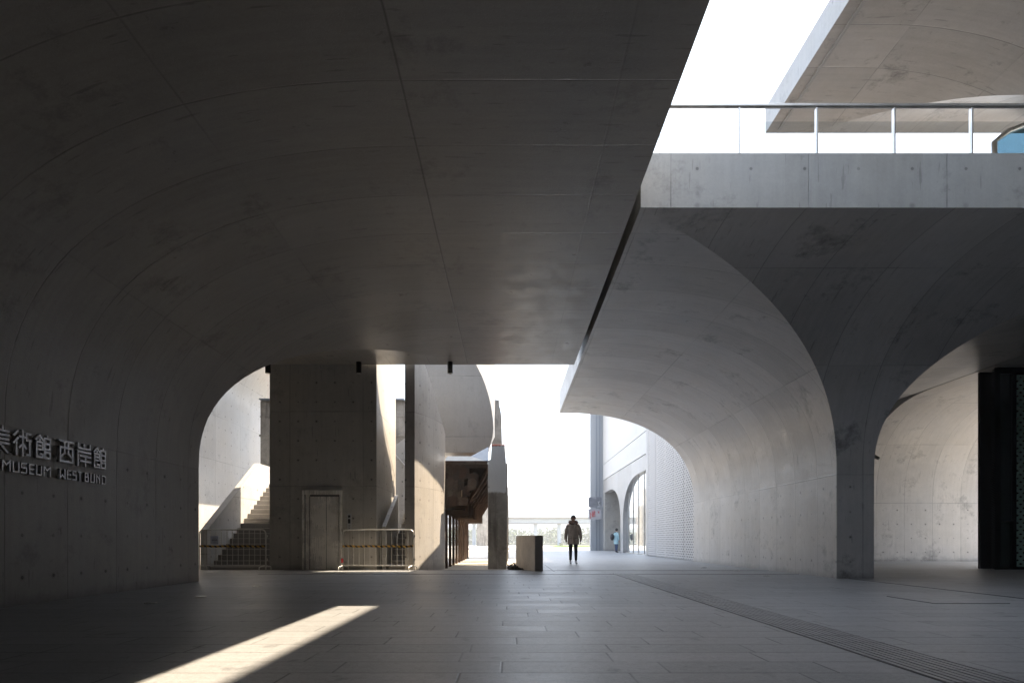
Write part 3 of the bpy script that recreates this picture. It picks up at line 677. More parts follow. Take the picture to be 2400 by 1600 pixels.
# ------------------------------------------------------------------ barricades
def barricade(x0, x1, y, label, nb, nsign=False, red=False):
    t = thing('barricade', label, 'barricade', ((x0+x1)/2, y, 0), 'steel crowd barricades at the stairs'); w = 0.0
    f = MB(); rr = .12; zt = 1.17; zb = .14
    pts = [(x0, y, .02), (x0, y, zt-rr)]+[(x0+rr-rr*math.cos(a), y, zt-rr+rr*math.sin(a)) for a in [math.pi/8*k for k in range(1, 5)]]
    pts += [(x1-rr+rr*math.sin(a), y, zt-rr+rr*math.cos(a)) for a in [math.pi/8*k for k in range(0, 5)]]+[(x1, y, .02)]
    f.tube(pts, .019, 8); f.tube([(x0, y, zb), (x1, y, zb)], .016, 8); f.build('frame', M['galv'], t)
    for k in range(1, nb): 
        x = x0+(x1-x0)*k/nb; MB().tube([(x, y, zb), (x, y, zt-.01)], .0085, 6).build('bar', M['galv'], t)
    for x in (x0+.02, x1-.02):
        s = 1 if x < (x0+x1)/2 else -1
        MB().tube([(x-.08*1, y-.24, .012), (x-.08, y-.21, .10), (x-.02, y-.02, .13), (x+.02, y+.02, .13), (x+.08, y+.21, .10), (x+.08, y+.24, .012)], .018, 8).build('foot', M['galv'], t)
    for z in (.28, .95): box(x1+.015, x1+.055, y-.01, y+.01, z, z+.06).build('hook', M['galv'], t)
    tp = MB(); n = 40
    for k in range(n):
        a = x0+(x1-x0)*k/n; b = x0+(x1-x0)*(k+1)/n; d = .012*math.sin(k*.5); e = .012*math.sin((k+1)*.5); tw = .010*math.sin(k*1.3); tv = .010*math.sin((k+1)*1.3)
        tp.add([(a, y-.025+tw, .66+d*.5), (b, y-.025+tv, .66+e*.5), (b, y-.025-tv, .72+e*.5), (a, y-.025-tw, .72+d*.5)], [(0, 1, 2, 3)])
    o = tp.build('hazard_tape', M['tape'], t, recalc=False); sd = o.modifiers.new('th', 'SOLIDIFY'); sd.thickness = .002
    if red: MB().tube([(x0-.01, y-.02, .22), (x0-.01, y-.02, .34)], .035, 8).build('red_tie', M['red'], t)
    return t
b1 = barricade(-8.93, -7.02, 17.85, 'steel barricade with a paper notice, left of the lift shaft', 12)
b2 = barricade(-4.80, -2.76, 17.85, 'steel barricade with a red tie, right of the lift doors', 13, red=True)
t = thing('paper_notice', 'white paper notice hanging on the left barricade', 'notice', (-8.5, 17.82, .85))
box(-8.60, -8.37, 17.815, 17.82, .745, .985).build('sheet', M['paper'], t)
m = MB()
for k in range(4): m.box(-8.545+k*.036, -8.52+k*.036, 17.811, 17.8149, .865, .89)
m.box(-8.545, -8.41, 17.811, 17.8149, .845, .852); m.box(-8.53, -8.43, 17.811, 17.8149, .80, .804)
for k in range(5): m.box(-8.53+k*.021, -8.517+k*.021, 17.811, 17.8149, .918+.012*math.sin(k*.8), .926+.012*math.sin(k*.8))
m.build('print', M['ink'], t)

# ------------------------------------------------------------------ old coal structure
t = thing('old_concrete_wall', 'weathered old concrete wall high behind the lift shaft', 'wall', (-8, 28, -.1))
m = MB().box(-11.25, -4.6, 28, 28.6, 4.3, 7.15); m.box(-11.22, -10.6, 28.02, 28.58, -.1, 4.3); m.box(-5.4, -4.62, 28.02, 28.58, -.1, 4.3)
m.box(-11.30, -4.62, 27.96, 28.62, 5.55, 5.62); m.box(-11.27, -4.62, 27.97, 28.61, 6.42, 6.46)
m.build('wall_panel', M['old'], t)
MB().box(-11.2, -4.7, 27.7, 28.0, 7.15, 7.20).build('coping', M['bluemetal'], t)
MB().tube([(-8, 28.3, 8.0), (-4.7, 28.3, 8.0)], .02, 6).build('wire', M['steel'], t)
t = thing('old_column', 'weathered old column painted white above with a rusty red cap', 'column', (-.4, 20.5, -.1))
m = MB().prism([(rx(1143.5, 20.5), -.1), (rx(1143.5, 20.5), rz(1078, 20.5)), (rx(1150, 20.5), rz(1076, 20.5)), (rx(1152.5, 20.5), rz(1041, 20.5)), (rx(1183, 20.5), rz(1041, 20.5)), (rx(1186, 20.5), rz(1085, 20.5)), (rx(1187, 20.5), -.1)], 20.5, 21.05, 1)
o = m.build('shaft', M['oldcol'], t, bevel=.015)
for k, (y, z) in enumerate(((24.5, 3.9), (28.5, 3.3), (32.5, 3.2))):
    l = ['second old column just behind the painted one', 'third old column of the row behind the painted one', 'farthest old column of the row behind the painted one'][k]
    t = thing('old_column', l, 'column', (-.3, y, -.1)); box(-.72, rx(1189+k*1.5, y), y, y+.5, -.1, z).build('shaft', M['old'], t)
t = thing('old_tower_column', 'tall ragged old concrete column rising behind the painted column', 'column', (-.5, 28, -.1))
MB().prism([(rx(1150, 27), -.1), (rx(1152, 27), rz(1062, 27)), (rx(1153, 27), rz(1010, 27)), (rx(1156, 27), rz(1000, 27)), (rx(1156.5, 27), rz(950, 27)), (rx(1158, 27), rz(936, 27)), (rx(1169.5, 27), rz(937, 27)), (rx(1170, 27), rz(950, 27)), (rx(1173, 27), rz(960, 27)), (rx(1175, 27), rz(975, 27)), (rx(1177, 27), rz(1062, 27)), (rx(1178, 27), -.1)], 27, 27.6, 1).build('shaft', M['old'], t)

XP = -2.15
t0 = None
for k in range(0, 9):
    y = 21.2+k*1.37
    if y > 33: break
    f = MB(); 
    t = thing('hopper_trestle', 'front old frame of posts and slanting beam under the hopper', 'frame', (XP, y, -.1), 'row of old frames under the hopper')
    if t0 is not None:
        bpy.data.objects.remove(t); dup(t0, (XP, y, -.1)); continue
    box(XP-.05, XP+.05, y-.06, y+.06, -.1, 1.72).build('post', M['post'], t)
    box(XP-.06, -1.50, y-.07, y+.07, 1.722, 1.86).build('beam', M['post'], t)
    box(-1.50, -1.38, y-.068, y+.068, 1.72, 2.12).build('strut', M['post'], t)
    MB().prism([(-1.50, 2.122), (-1.38, 2.122), (-.60, 3.36), (-.72, 3.36)], y-.065, y+.065, 1).build('slanting_beam', M['post'], t)
    t0 = t
for k, o in enumerate([o for o in C.objects if o.name.split('.')[0] == 'hopper_trestle' and o.parent is None]):
    o['label'] = 'dark old frame of post, beam and slanting strut, one of the row under the hopper'
t = thing('old_hopper', 'dark rusty hopper with slanting boarded bottom beside the white painted column', 'hopper', (-1.3, 26, 1.8))
MB().prism([(-1.52, 2.13), (-1.47, 2.13), (-.69, 3.355), (-.76, 3.355)], 21.12, 33.0, 1).build('slanting_boards', M['rusty'], t)
box(-2.2, -1.53, 21.12, 33, 1.862, 1.90).build('soffit_boards', M['rusty'], t); box(-.60, -.2, 21.3, 33, 3.0, 3.355).build('edge_beam', M['old'], t)
MB().prism([(-2.19, 1.91), (-1.53, 1.91), (-1.53, 2.14), (-.77, 3.35), (-2.19, 3.35)], 32.6, 32.9, 1).build('end_boards', M['rusty'], t)
m = MB().box(-2.34, -1.63, 21.0, 21.1, 2.62, 3.42).box(-2.34, -1.61, 20.98, 21.1, 2.05, 2.60).box(-1.85, -1.66, 20.95, 21.0, 2.6, 3.42).box(-2.34, -2.1, 20.96, 21.0, 2.62, 3.4)
m.build('end_panel', m_old('patched_rusty_panel', (.15, .12, .095), .6), t)
rr = random.Random(3)
for k in range(16):
    x = rr.uniform(-2.25, -1.1); z = rr.uniform(2.15, 3.25)
    if x > -1.6+(z-2.1)*.62: continue
    a = rr.uniform(.06, .2); b = rr.uniform(.1, .3); MB().prism([(x-a, z-b), (x+a*.8, z-b*rr.uniform(.5, 1)), (x+a, z+b*.6), (x+a*.2, z+b), (x-a*.9, z+b*.7)], 20.90+k*.003, 20.93+k*.003, 1).build('torn_plate', m_old('torn_plate_metal', rr.choice([(.13, .105, .085), (.06, .05, .045), (.17, .14, .115), (.10, .065, .05)]), .5), t)
for k in range(4):
    MB().tube([(-2.2, 21.05, 1.98+k*.03), (-1.5, 21.05, 1.94+k*.05), (-.75, 21.08, 3.2-k*.35)], .022, 6).build('pipe', M['post'], t)
box(-2.3, -.16, 21.5, 33.0, 3.36, 3.5).build('roof', M['rusty'], t)
box(-2.27, -.72, 20.80, 20.895, 3.42, 3.53).build('flashing_edge', M['rusty'], t)
MB().add([(-2.27, 20.9, 3.51), (-.71, 20.9, 3.51), (-.71, 21.4, 4.09), (-1.31, 21.3, 3.75), (-2.1, 21.3, 3.75), (-2.27, 20.94, 3.49), (-.71, 20.94, 3.49), (-.71, 21.44, 4.07), (-1.31, 21.34, 3.73), (-2.1, 21.34, 3.73)],
         [(0, 1, 2, 3, 4), (9, 8, 7, 6, 5), (0, 5, 6, 1), (1, 6, 7, 2), (2, 7, 8, 3), (3, 8, 9, 4), (4, 9, 5, 0)]).build('metal_flashing', M['bluemetal'], t)
box(-2.34, -2.2, 21.15, 33.0, 1.88, 3.36).build('side_boards', M['rusty'], t)

# low timber clad wall and rubble
t = thing('timber_clad_wall', 'low timber clad wall with a dark end standing right of the old columns', 'wall', (.6, 18, 0))
m = MB(); path = [(.735, 17.32), (.60, 17.75), (.44, 18.4), (.32, 19.2), (.25, 20.2)]
pts = []
for a, b in zip(path, path[1:]):
    for k in range(4): pts.append((a[0]+(b[0]-a[0])*k/4, a[1]+(b[1]-a[1])*k/4))
pts.append(path[-1]); n = len(pts)
m.prism([(p[0], p[1]) for p in pts]+[(.6, 20.2), (.94, 17.34)], -.1, .98, 2); m.build('core', M['woodd'], t)
m = MB()
for k, (a, b) in enumerate(zip(pts, pts[1:])):
    d = Vector((b[0]-a[0], b[1]-a[1])); nn = Vector((d.y, -d.x)).normalized()*(-.022 if True else 0)
    g = d*.03; A = Vector(a)+g; B = Vector(b)-g; nn = Vector((-abs(nn.x), -abs(nn.y)*0))
    m.prism([(A.x, A.y), (B.x, B.y), (B.x+nn.x, B.y), (A.x+nn.x, A.y)], -.1, 1.0+.0015*(k % 3), 2)
m.build('boards', M['wood'], t)
box(.735, .95, 17.30, 17.318, .0, .995).build('end_panel', M['woodd'], t)
m = MB()
for k in range(420):
    x = random.uniform(-.03, .5); y = random.uniform(18.1, 21.5); s = random.uniform(.02, .08); z = -.1+random.uniform(0, .16)*(1-abs(x-.2)*1.6)
    a = [(x+random.uniform(-s, s), y+random.uniform(-s, s), z+random.uniform(-s, s)) for _ in range(5)]; m.add(a, [(0, 1, 2), (0, 2, 3), (0, 3, 4), (1, 2, 4), (0, 1, 4), (2, 3, 4)])
o = m.build('rubble', M['gravel'], recalc=False); o['kind'] = 'stuff'; tag(o, 'dark loose rubble between the old column and the timber wall', 'rubble')

# ------------------------------------------------------------------ museum facade on the right side of the passage, farther on
XF = 7.6
t = thing('museum_facade', 'white museum building with arched openings beyond the right vault', 'building', (XF+3, 42, 0))
def se(u, a, b, n=2.3): return b*max(0, 1-(min(1, abs(u)/a))**n)**(1/n)
w = MB()
# arches: R opening Y 34.2..41.3 spring from pier at 41.3 to flat at 36; L opening 42.2..49.2 spring from pier at 42.2
ptsR = [(34.2, 4.76), (36.2, 4.76)]+[(36.2+5.1*math.sin(a)**(2/2.3), 2.0+2.76*math.cos(a)**(2/2.3)) for a in [math.pi/2*k/14 for k in range(1, 14)]]+[(41.3, 2.0), (41.3, 0)]
ptsL = [(49.86, 4.62), (46.6, 4.62)]+[(46.6-4.4*math.sin(a)**(2/2.3), 2.0+2.62*math.cos(a)**(2/2.3)) for a in [math.pi/2*k/14 for k in range(1, 14)]]+[(42.2, 2.0), (42.2, 0)]
poly = [(33.8, 5.62), (33.8, 4.76)]+ptsR+ptsL[::-1]+[(49.9, 4.62), (49.9, 5.62)]
for (a, b), (c, d) in zip(ptsR, ptsR[1:]):
    if c > a+1e-6: w.prism([(a, b), (c, d), (c, 5.62), (a, 5.62)], XF, XF+.5, 0)
for (a, b), (c, d) in zip(ptsL, ptsL[1:]):
    if a > c+1e-6: w.prism([(c, d), (a, b), (a, 5.62), (c, 5.62)], XF, XF+.5, 0)
w.box(XF, XF+.5, 41.3, 42.2, 0, 5.62).box(XF, XF+.5, 49.86, 49.95, 0, 5.62).box(XF-.03, XF+.5, 33.72, 34.2, 0, 14)
w.build('arcade_wall', M['conc_white'], t, recalc=True)
c = MB(); 
for k in range(12): c.box(XF-.02, XF+.4, 34.22+k*1.31, 34.22+k*1.31+1.295, 5.66, 6.88)
for k in range(12): c.box(XF-.02, XF+.4, 34.22+k*1.31, 34.22+k*1.31+1.295, 6.92, 14)
c.build('cladding', M['white'], t)
box(XF+.2, XF+.23, 34.2, 41.28, .05, 4.8).build('glazing', M['mirror'], t)
m = MB()
for y in (35.6, 37.2, 38.8, 40.2): m.box(XF+.17, XF+.2, y-.02, y+.02, 0, 4.75)
m.box(XF+.17, XF+.2, 34.2, 41.28, 0, .06); m.build('mullion', M['steel'], t)
box(XF+1.3, XF+1.5, 42.2, 49.85, 0, 5.6).build('recess_wall', M['conc_plain'], t)
box(XF+.02, XF+1.3, 49.22, 49.85, 0, 5.5).build('recess_end', M['conc_plain'], t)
box(XF+.5, XF+1.3, 41.5, 42.1, 0, 5.6).build('recess_side', M['conc_plain'], t)
box(XF+.5, XF+1.3, 42.2, 49.85, 5.0, 5.4).build('recess_ceiling', M['conc_plain'], t)
box(XF+.6, XF+9, 34, 50, 5.7, 14).build('upper_block', M['white'], t)
box(XF-1.0, XF+.3, 50.0, 50.6, 0, 14).build('end_slab', M['screenb'], t)
box(XF-.97, XF+.27, 50.12, 50.5, 0, 13.9).build('end_core', M['white'], t)
m = MB()
for x in (XF-.55, XF-.28, XF+.05, XF+.22): m.box(x-.02, x+.02, 49.93, 49.99, 0, 14)
m.build('end_trim', M['bluemetal'], t)
# perforated screen
t = thing('perforated_screen', 'white perforated metal screen beside the end of the right vault wall', 'screen', (XF, 30, 0))
for k in range(5):
    a = 25.12+k*1.72; m = MB()
    m.add([(XF-.02, a, .02), (XF-.02, a+1.70, .02), (XF-.02, a+1.70, 9), (XF-.02, a, 9)], [(0, 1, 2, 3)]); o = m.build('sheet', M['screenw'], t)
    s_ = o.modifiers.new('th', 'SOLIDIFY'); s_.thickness = .004
m = MB()
for k in range(6): m.box(XF+.02, XF+.07, 25.10+k*1.72, 25.14+k*1.72, 0, 9)
m.build('frame', M['steel'], t); box(XF+.45, XF+.6, 25.6, 33.7, 0, 9).build('backing', M['dark'], t)

# banners
def banner(z0, z1, x0, x1, label, art):
    t = thing('banner', label, 'banner', (XF-.6, 48.4, z0), None)
    t0_ = NT('banner_print'); pos = t0_.n('ShaderNodeNewGeometry').outputs['Position']
    if art == 0:
        c_ = t0_.ramp(t0_.noise(pos, 1.6, 6, .65), [(.35, (.10, .11, .13)), (.55, (.18, .19, .22)), (.72, (.50, .52, .55))])
    else: c_ = t0_.ramp(t0_.noise(pos, 1.3, 4), [(.35, (.42, .40, .42)), (.7, (.26, .28, .33))])
    t0_.bsdf(c_, .6)
    box(x0, x1, 48.4, 48.42, z0, z1).build('sheet', t0_.m, t)
    for z in (z0+.06, z1-.06): MB().tube([(x0, 48.43, z), (XF+.02, 48.43, z)], .018, 6).build('pole', M['steel'], t)
    if art:
        r = MB(); W = x1-x0; Hh = z1-z0
        def stk(p, q, w_, w2):
            p = Vector(p); q = Vector(q); d = (q-p).normalized(); n = Vector((-d.y, d.x))
            f = lambda v: (x0+v.x*W, z0+v.y*Hh)
            r.prism([f(p+n*w_), f(p-n*w_), f(q-n*w2), f(q+n*w2)], 48.39, 48.399, 1)
        stk((.13, .62), (.20, .50), .03, .04); stk((.20, .55), (.16, .06), .03, .02); stk((.30, .80), (.34, .22), .025, .04); stk((.32, .25), (.58, .36), .035, .02)
        stk((.44, .88), (.40, .40), .02, .03); stk((.50, .80), (.50, .42), .02, .02); stk((.38, .62), (.56, .70), .02, .02); stk((.38, .45), (.54, .50), .02, .02)
        stk((.76, .78), (.84, .60), .03, .03); stk((.86, .78), (.78, .62), .02, .02); r.build('red_writing', M['red'], t)
    else:
        r = MB(); 
        for (a, b) in (((.72, .6), (.80, .25)), ((.80, .25), (.88, .22)), ((.76, .45), (.86, .6))):
            p = Vector(a); q = Vector(b); d = (q-p).normalized(); n = Vector((-d.y, d.x))*.02; W = x1-x0; Hh = z1-z0
            r.prism([(x0+v.x*W, z0+v.y*Hh) for v in (p+n, p-n, q-n, q+n)], 48.39, 48.399, 1)
        r.build('white_figure', M['white'], t)
banner(3.42, 4.2, 6.22, 7.25, 'upper banner with a grey cloudy picture on the white facade', 0)
banner(2.47, 3.27, 6.22, 7.20, 'lower banner with red brush writing on the white facade', 1)

# ------------------------------------------------------------------ far: footbridge, bank trees, tower block
t = thing('footbridge', 'long pale footbridge on slender piers along the river', 'bridge', (0, 92, 0))
m = MB().box(-70, 60, 91, 94, 3.28, 3.95).box(-70, 60, 90.6, 94.4, 3.96, 4.12); m.build('deck', M['bridge'], t)
box(-70, 60, 90.9, 90.99, 3.16, 3.28).build('lower_flange', M['woodd'], t); box(-70, 60, 90.5, 90.58, 4.0, 4.13).build('upper_flange', M['woodd'], t)
for x in (-60, -48, -36, -25, -15, -5.2, 3.95, 7.45, 17, 27, 38, 50): box(x-.24, x+.24, 91.6, 92.6, 0, 3.2).build('pier', M['bridge'], t)
m = MB()
for k in range(88): m.box(-70+k*1.5, -69.96+k*1.5, 90.55, 90.6, 4.12, 5.2)
m.box(-70, 60, 90.5, 90.56, 5.18, 5.24); m.build('railing', M['bridge'], t)
gp2 = M['glass']; box(-70, 60, 90.62, 90.63, 4.15, 5.1).build('railing_glass', gp2, t)
t = tag(box(20, 32, 600, 612, -2, 28.5).build('tower_block', M['blueg'], loc=(26, 606, -2)), 'faint blue glass tower block far across the river above the footbridge', 'building')
t = tag(box(-40, 4, 640, 660, -2, 19).build('tower_block', M['white'], loc=(-18, 650, -2)), 'faint pale block on the horizon across the river', 'building')
t = tag(box(45, 110, 650, 670, -2, 21).build('tower_block', M['white'], loc=(77, 660, -2)), 'low faint pale block on the horizon right of the blue tower', 'building')
m = MB()
for k in range(620):
    cx = random.uniform(-150, 150); cy = random.uniform(256, 285); hh = random.uniform(4.0, 7.0); r0 = random.uniform(2.2, 4.0)
    for q in range(70):
        th = random.uniform(0, 6.28); ph = random.uniform(-1, 1); rr = r0*random.uniform(.5, 1)**.5
        x = cx+rr*math.cos(th)*math.sqrt(1-ph*ph); y = cy+rr*math.sin(th)*math.sqrt(1-ph*ph); z = max(-.6, hh*.55+ph*hh*.5-.8)
        s = random.uniform(.3, .75); m.add([(x+random.uniform(-s, s), y+random.uniform(-s, s), z+random.uniform(-s, s)) for _ in range(4)], [(0, 1, 2, 3)])
o = m.build('far_trees', M['leaf'], recalc=False); o['kind'] = 'stuff'; tag(o, 'hazy green belt of trees on the far river bank', 'trees')
t = thing('old_ruin_tower', 'old concrete ruin by the river mirrored in the arched glazing', 'ruin', (-3, 86, 0))
MB().box(-4.3, -3.2, 85, 88, 0, 7.9).box(-4.4, -2.6, 84.6, 88.2, 0, 5.6).build('ruin_wall', M['old'], t)
t = thing('lawn_sign', 'small grey box standing on the far grass strip', 'box', (6.6, 78, .09)); box(6.35, 6.75, 78, 78.4, .09, .38).build('body', M['steel'], t); box(6.3, 6.8, 77.96, 78.44, .38, .44).build('lid', M['black'], t)

# ------------------------------------------------------------------ people
def skin(pts, edges, root=0, sub=2):
    """pts: (x,y,z,rx[,ry]) -> list of (verts, faces) of the grown surface"""
    me = bpy.data.meshes.new('tmp'); me.from_pydata([p[:3] for p in pts], edges, []); o = bpy.data.objects.new('tmp', me); C.objects.link(o)
    md = o.modifiers.new('s', 'SKIN'); md.use_smooth_shade = True; md.branch_smoothing = .4
    for i, p in enumerate(pts):
        sv = me.skin_vertices[0].data[i]; sv.radius = (p[3], p[4] if len(p) > 4 else p[3]); sv.use_root = i == root
    s2 = o.modifiers.new('u', 'SUBSURF'); s2.levels = sub; s2.render_levels = sub
    dg = bpy.context.evaluated_depsgraph_get(); ev = o.evaluated_get(dg); m2 = ev.to_mesh()
    vs = [tuple(v.co) for v in m2.vertices]; fs = [tuple(p.vertices) for p in m2.polygons]
    ev.to_mesh_clear(); bpy.data.objects.remove(o); bpy.data.meshes.remove(me)
    return vs, fs
def chain(n, s=0): return [(s+i, s+i+1) for i in range(n-1)]
def place(mb, vf, org, rot=0.0):
    c, s = math.cos(rot), math.sin(rot)
    mb.add([(org[0]+x*c-y*s, org[1]+x*s+y*c, org[2]+z) for x, y, z in vf[0]], vf[1], smooth=True); return mb
MS = {k: m_plain(k, c, r, var=v, scale=sc) for k, c, r, v, sc in (('skin_tone', (.42, .24, .17), .5, .08, 9), ('hair_black', (.018, .015, .013), .6, .3, 30), ('parka_brown', (.36, .29, .23), .8, .3, 9), ('trousers_black', (.014, .014, .018), .8, .3, 9),
      ('shoe_pale', (.75, .77, .8), .6, .1, 9), ('glove_black', (.016, .016, .018), .7, .2, 9), ('coat_pale_blue', (.33, .52, .60), .75, .12, 9), ('trousers_blue', (.035, .06, .14), .8, .2, 9), ('bag_black', (.02, .02, .025), .6, .2, 9), ('fur_brown', (.16, .10, .08), .95, .5, 60), ('shirt_black', (.02, .02, .022), .8, .2, 9))}

def person(org, rot, label, coat, trous, shoe, glove, hemz=.72, height=1.76, hood=True, stride=(.11, -.11), armb=0.0, headtilt=.03, longhair=False, bag=False):
    t = thing('person', label, 'person', org); k = height/1.76
    P = lambda mb, vf: place(mb, ([(x*k, y*k, z*k) for x, y, z in vf[0]], vf[1]), org, rot)
    ly, ry = stride
    # body: pelvis, spine, neck, head; arms; legs (faces -y)
    b = [(0, 0, .93, .13, .10), (0, 0, 1.1, .125, .095), (0, .005, 1.28, .15, .10), (0, .01, 1.42, .11, .08), (0, 0, 1.50, .052), (0, -.015, 1.56, .055, .06), (0, -.025-headtilt*.4, 1.63, .078, .092), (0, -.015-headtilt*.2, 1.70, .072, .088),
         (-.19, .01, 1.40, .055), (-.25, .015, 1.14, .042), (-.265, -.02, .90, .030), (-.268, -.03, .85, .024, .036), (-.268, -.035, .80, .018, .038),
         (.19, .01, 1.40, .055), (.25, .015, 1.14, .042), (.262, -.02, .90, .030), (.265, -.03, .85, .024, .036), (.265, -.035, .80, .018, .038),
         (-.09, 0, .86, .085), (-.085, ly*.5, .50, .055), (-.08, ly+.01, .12, .038), (.09, 0, .86, .085), (.085, ry*.5, .50, .055), (.08, ry+.01, .12, .038)]
    e = [(0, 1), (1, 2), (2, 3), (3, 4), (4, 5), (5, 6), (6, 7), (3, 8), (8, 9), (9, 10), (10, 11), (11, 12), (3, 13), (13, 14), (14, 15), (15, 16), (16, 17), (0, 18), (18, 19), (19, 20), (0, 21), (21, 22), (22, 23)]
    m = MB(); P(m, skin(b, e)); 
    # face
    hy = -.10-headtilt
    m2 = skin([(0, hy+.005, 1.655, .010), (0, hy-.016, 1.635, .012), (0, hy-.012, 1.625, .013)], chain(3)); P(m, m2)
    for s in (-1, 1):
        P(m, skin([(s*.076, -.02, 1.665, .008, .014), (s*.082, -.015, 1.65, .008, .016), (s*.078, -.018, 1.625, .006, .010)], chain(3)))
    m.build('body', MS['skin_tone'], t)
    m = MB()
    for s in (-1, 1):
        P(m, skin([(s*.022, hy+.010, 1.655, .006), (s*.040, hy+.014, 1.655, .006)], [(0, 1)], sub=1)); P(m, skin([(s*.018, hy+.004, 1.674, .004), (s*.045, hy+.012, 1.676, .003)], [(0, 1)], sub=1))
    P(m, skin([(-.022, hy+.006, 1.598, .004), (.022, hy+.006, 1.598, .004)], [(0, 1)], sub=1)); m.build('eyes_and_mouth', MS['hair_black'], t)
    # gloved hands, fingers each on its own
    m = MB()
    for s in (-1, 1):
        hx = s*.266; P(m, skin([(hx, -.022, .89, .032, .034), (hx, -.03, .85, .023, .040), (hx, -.035, .80, .019, .041)], chain(3)))
        for q, ln in enumerate((.066, .078, .072, .055)):
            fy = -.068+q*.023; P(m, skin([(hx, fy, .795, .0095), (hx-s*.004, fy-.003, .795-ln*.5, .009), (hx-s*.016, fy-.006, .795-ln, .0075)], chain(3), sub=1))
        P(m, skin([(hx-s*.006, -.055, .85, .011), (hx-s*.018, -.082, .825, .010), (hx-s*.022, -.088, .795, .008)], chain(3), sub=1))
    m.build('hands', MS[glove], t)
    # trousers
    m = MB(); P(m, skin([(0, 0, .98, .145, .115), (0, 0, .88, .135, .11), (-.092, 0, .80, .098), (-.09, ly*.45+.0, .50, .072), (-.083, ly, .17, .052), (-.082, ly, .13, .052), (.092, 0, .80, .098), (.09, ry*.45, .50, .072), (.083, ry, .17, .052), (.082, ry, .13, .052)],
                        [(0, 1), (1, 2), (2, 3), (3, 4), (4, 5), (1, 6), (6, 7), (7, 8), (8, 9)])); m.build('trousers', MS[trous], t)
    for s, yy in ((-1, ly), (1, ry)):
        m = MB(); P(m, skin([(s*.083, yy+.02, .15, .052), (s*.083, yy+.015, .07, .050, .055), (s*.085, yy-.05, .045, .046, .04), (s*.09, yy-.15, .035, .045, .033)], chain(4))); m.build('shoe', MS[shoe], t)
    # coat: torso lofted as rings, sleeves skinned
    rings = [(hemz, .205, .150, 0), (hemz+.05, .21, .152, 0), (.90, .202, .148, 0), (1.05, .195, .142, 0), (1.2, .20, .142, .0), (1.33, .205, .135, .005), (1.41, .185, .120, .01), (1.46, .125, .095, .01), (1.495, .08, .078, .005)]
    m = MB(); seg = 28; vs = []
    for i, (z, a, c_, oy) in enumerate(rings):
        for q in range(seg):
            th = 2*math.pi*q/seg; wr = 1+.022*math.sin(3*th+z*9)+.014*math.sin(7*th-z*17); ce = abs(math.cos(th))**.85*(1 if math.cos(th) > 0 else -1); se_ = abs(math.sin(th))**.85*(1 if math.sin(th) > 0 else -1)
            vs.append((a*ce*wr, oy+c_*se_*wr, z+(.01*math.sin(2*th) if i == 0 else 0)))
    fs = [(i*seg+q, i*seg+(q+1) % seg, (i+1)*seg+(q+1) % seg, (i+1)*seg+q) for i in range(len(rings)-1) for q in range(seg)]
    P(m, (vs, fs)); P(m, (vs[:seg], [tuple(range(seg-1, -1, -1))]))
    for s in (-1, 1):
        P(m, skin([(s*.13, .01, 1.40, .085), (s*.19, .01, 1.37, .082), (s*.235, .015, 1.22, .074), (s*.262, .01, 1.08, .068), (s*.272, -.012, .96, .060), (s*.273, -.02, .90, .055), (s*.273, -.022, .885, .050)], chain(7)))
    # placket and pocket flaps, hem
    if not longhair:
        P(m, ([(-.012, -.156, hemz+.02), (.030, -.158, hemz+.02), (.030, -.15, 1.40), (-.012, -.148, 1.40), (-.012, -.14, hemz+.02), (.030, -.14, hemz+.02), (.030, -.12, 1.40), (-.012, -.12, 1.40)], [(0, 1, 2, 3), (0, 4, 5, 1), (1, 5, 6, 2), (3, 2, 6, 7), (0, 3, 7, 4)]))
        for s in (-1, 1):
            P(m, ([(s*.06, -.152, .93), (s*.155, -.118, .93), (s*.155, -.126, .98), (s*.06, -.158, .98), (s*.06, -.13, .93), (s*.155, -.10, .93), (s*.155, -.10, .98), (s*.06, -.13, .98)], [(0, 1, 2, 3), (0, 4, 5, 1), (3, 2, 6, 7), (1, 5, 6, 2), (0, 3, 7, 4)]))
    m.build('parka' if not longhair else 'coat', MS[coat], t)
    if hood:
        m = MB(); P(m, skin([(.02, -.115, 1.44, .028), (-.075, -.105, 1.47, .036), (-.135, -.04, 1.50, .046), (-.125, .06, 1.53, .056), (0, .115, 1.535, .066), (.125, .06, 1.53, .056), (.14, -.04, 1.50, .046), (.09, -.11, 1.46, .036), (.05, -.12, 1.42, .024)], chain(9))); m.build('hood', MS['fur_brown'], t)
        m = MB(); P(m, skin([(0, -.02, 1.44, .07), (0, -.01, 1.52, .062)], [(0, 1)])); m.build('collar', MS['shirt_black'], t)
    # hair cap
    m = MB(); vs = []; fs = []; seg = 18; rg = 8; hc = (0, -.012-headtilt*.3, 1.665)
    for i in range(rg+1):
        for q in range(seg):
            th = 2*math.pi*q/seg; front_ = max(0, -math.sin(th))**1.5
            ph = math.pi*.5*(1-i/rg)*1.0; low = -.55+1.0*front_ if not longhair else -1.0+1.3*front_
            lat = (1-i/rg)*low+(i/rg)*(math.pi/2); rj = 1+.03*math.sin(9*th+i)
            vs.append((hc[0]+.092*rj*math.cos(lat)*math.cos(th), hc[1]+.108*rj*math.cos(lat)*math.sin(th), hc[2]+.105*rj*math.sin(lat)))
    fs = [(i*seg+q, i*seg+(q+1) % seg, (i+1)*seg+(q+1) % seg, (i+1)*seg+q) for i in range(rg) for q in range(seg)]
    P(m, (vs, fs)); m.build('hair', MS['hair_black'], t)
    return t, P
person((2.33, 22.45, .0), .05, 'man in a brown hooded parka and black trousers walking with head bowed', 'parka_brown', 'trousers_black', 'shoe_pale', 'glove_black', hemz=.72, headtilt=.035)
wp = (XF-.18, 42.75, 0)
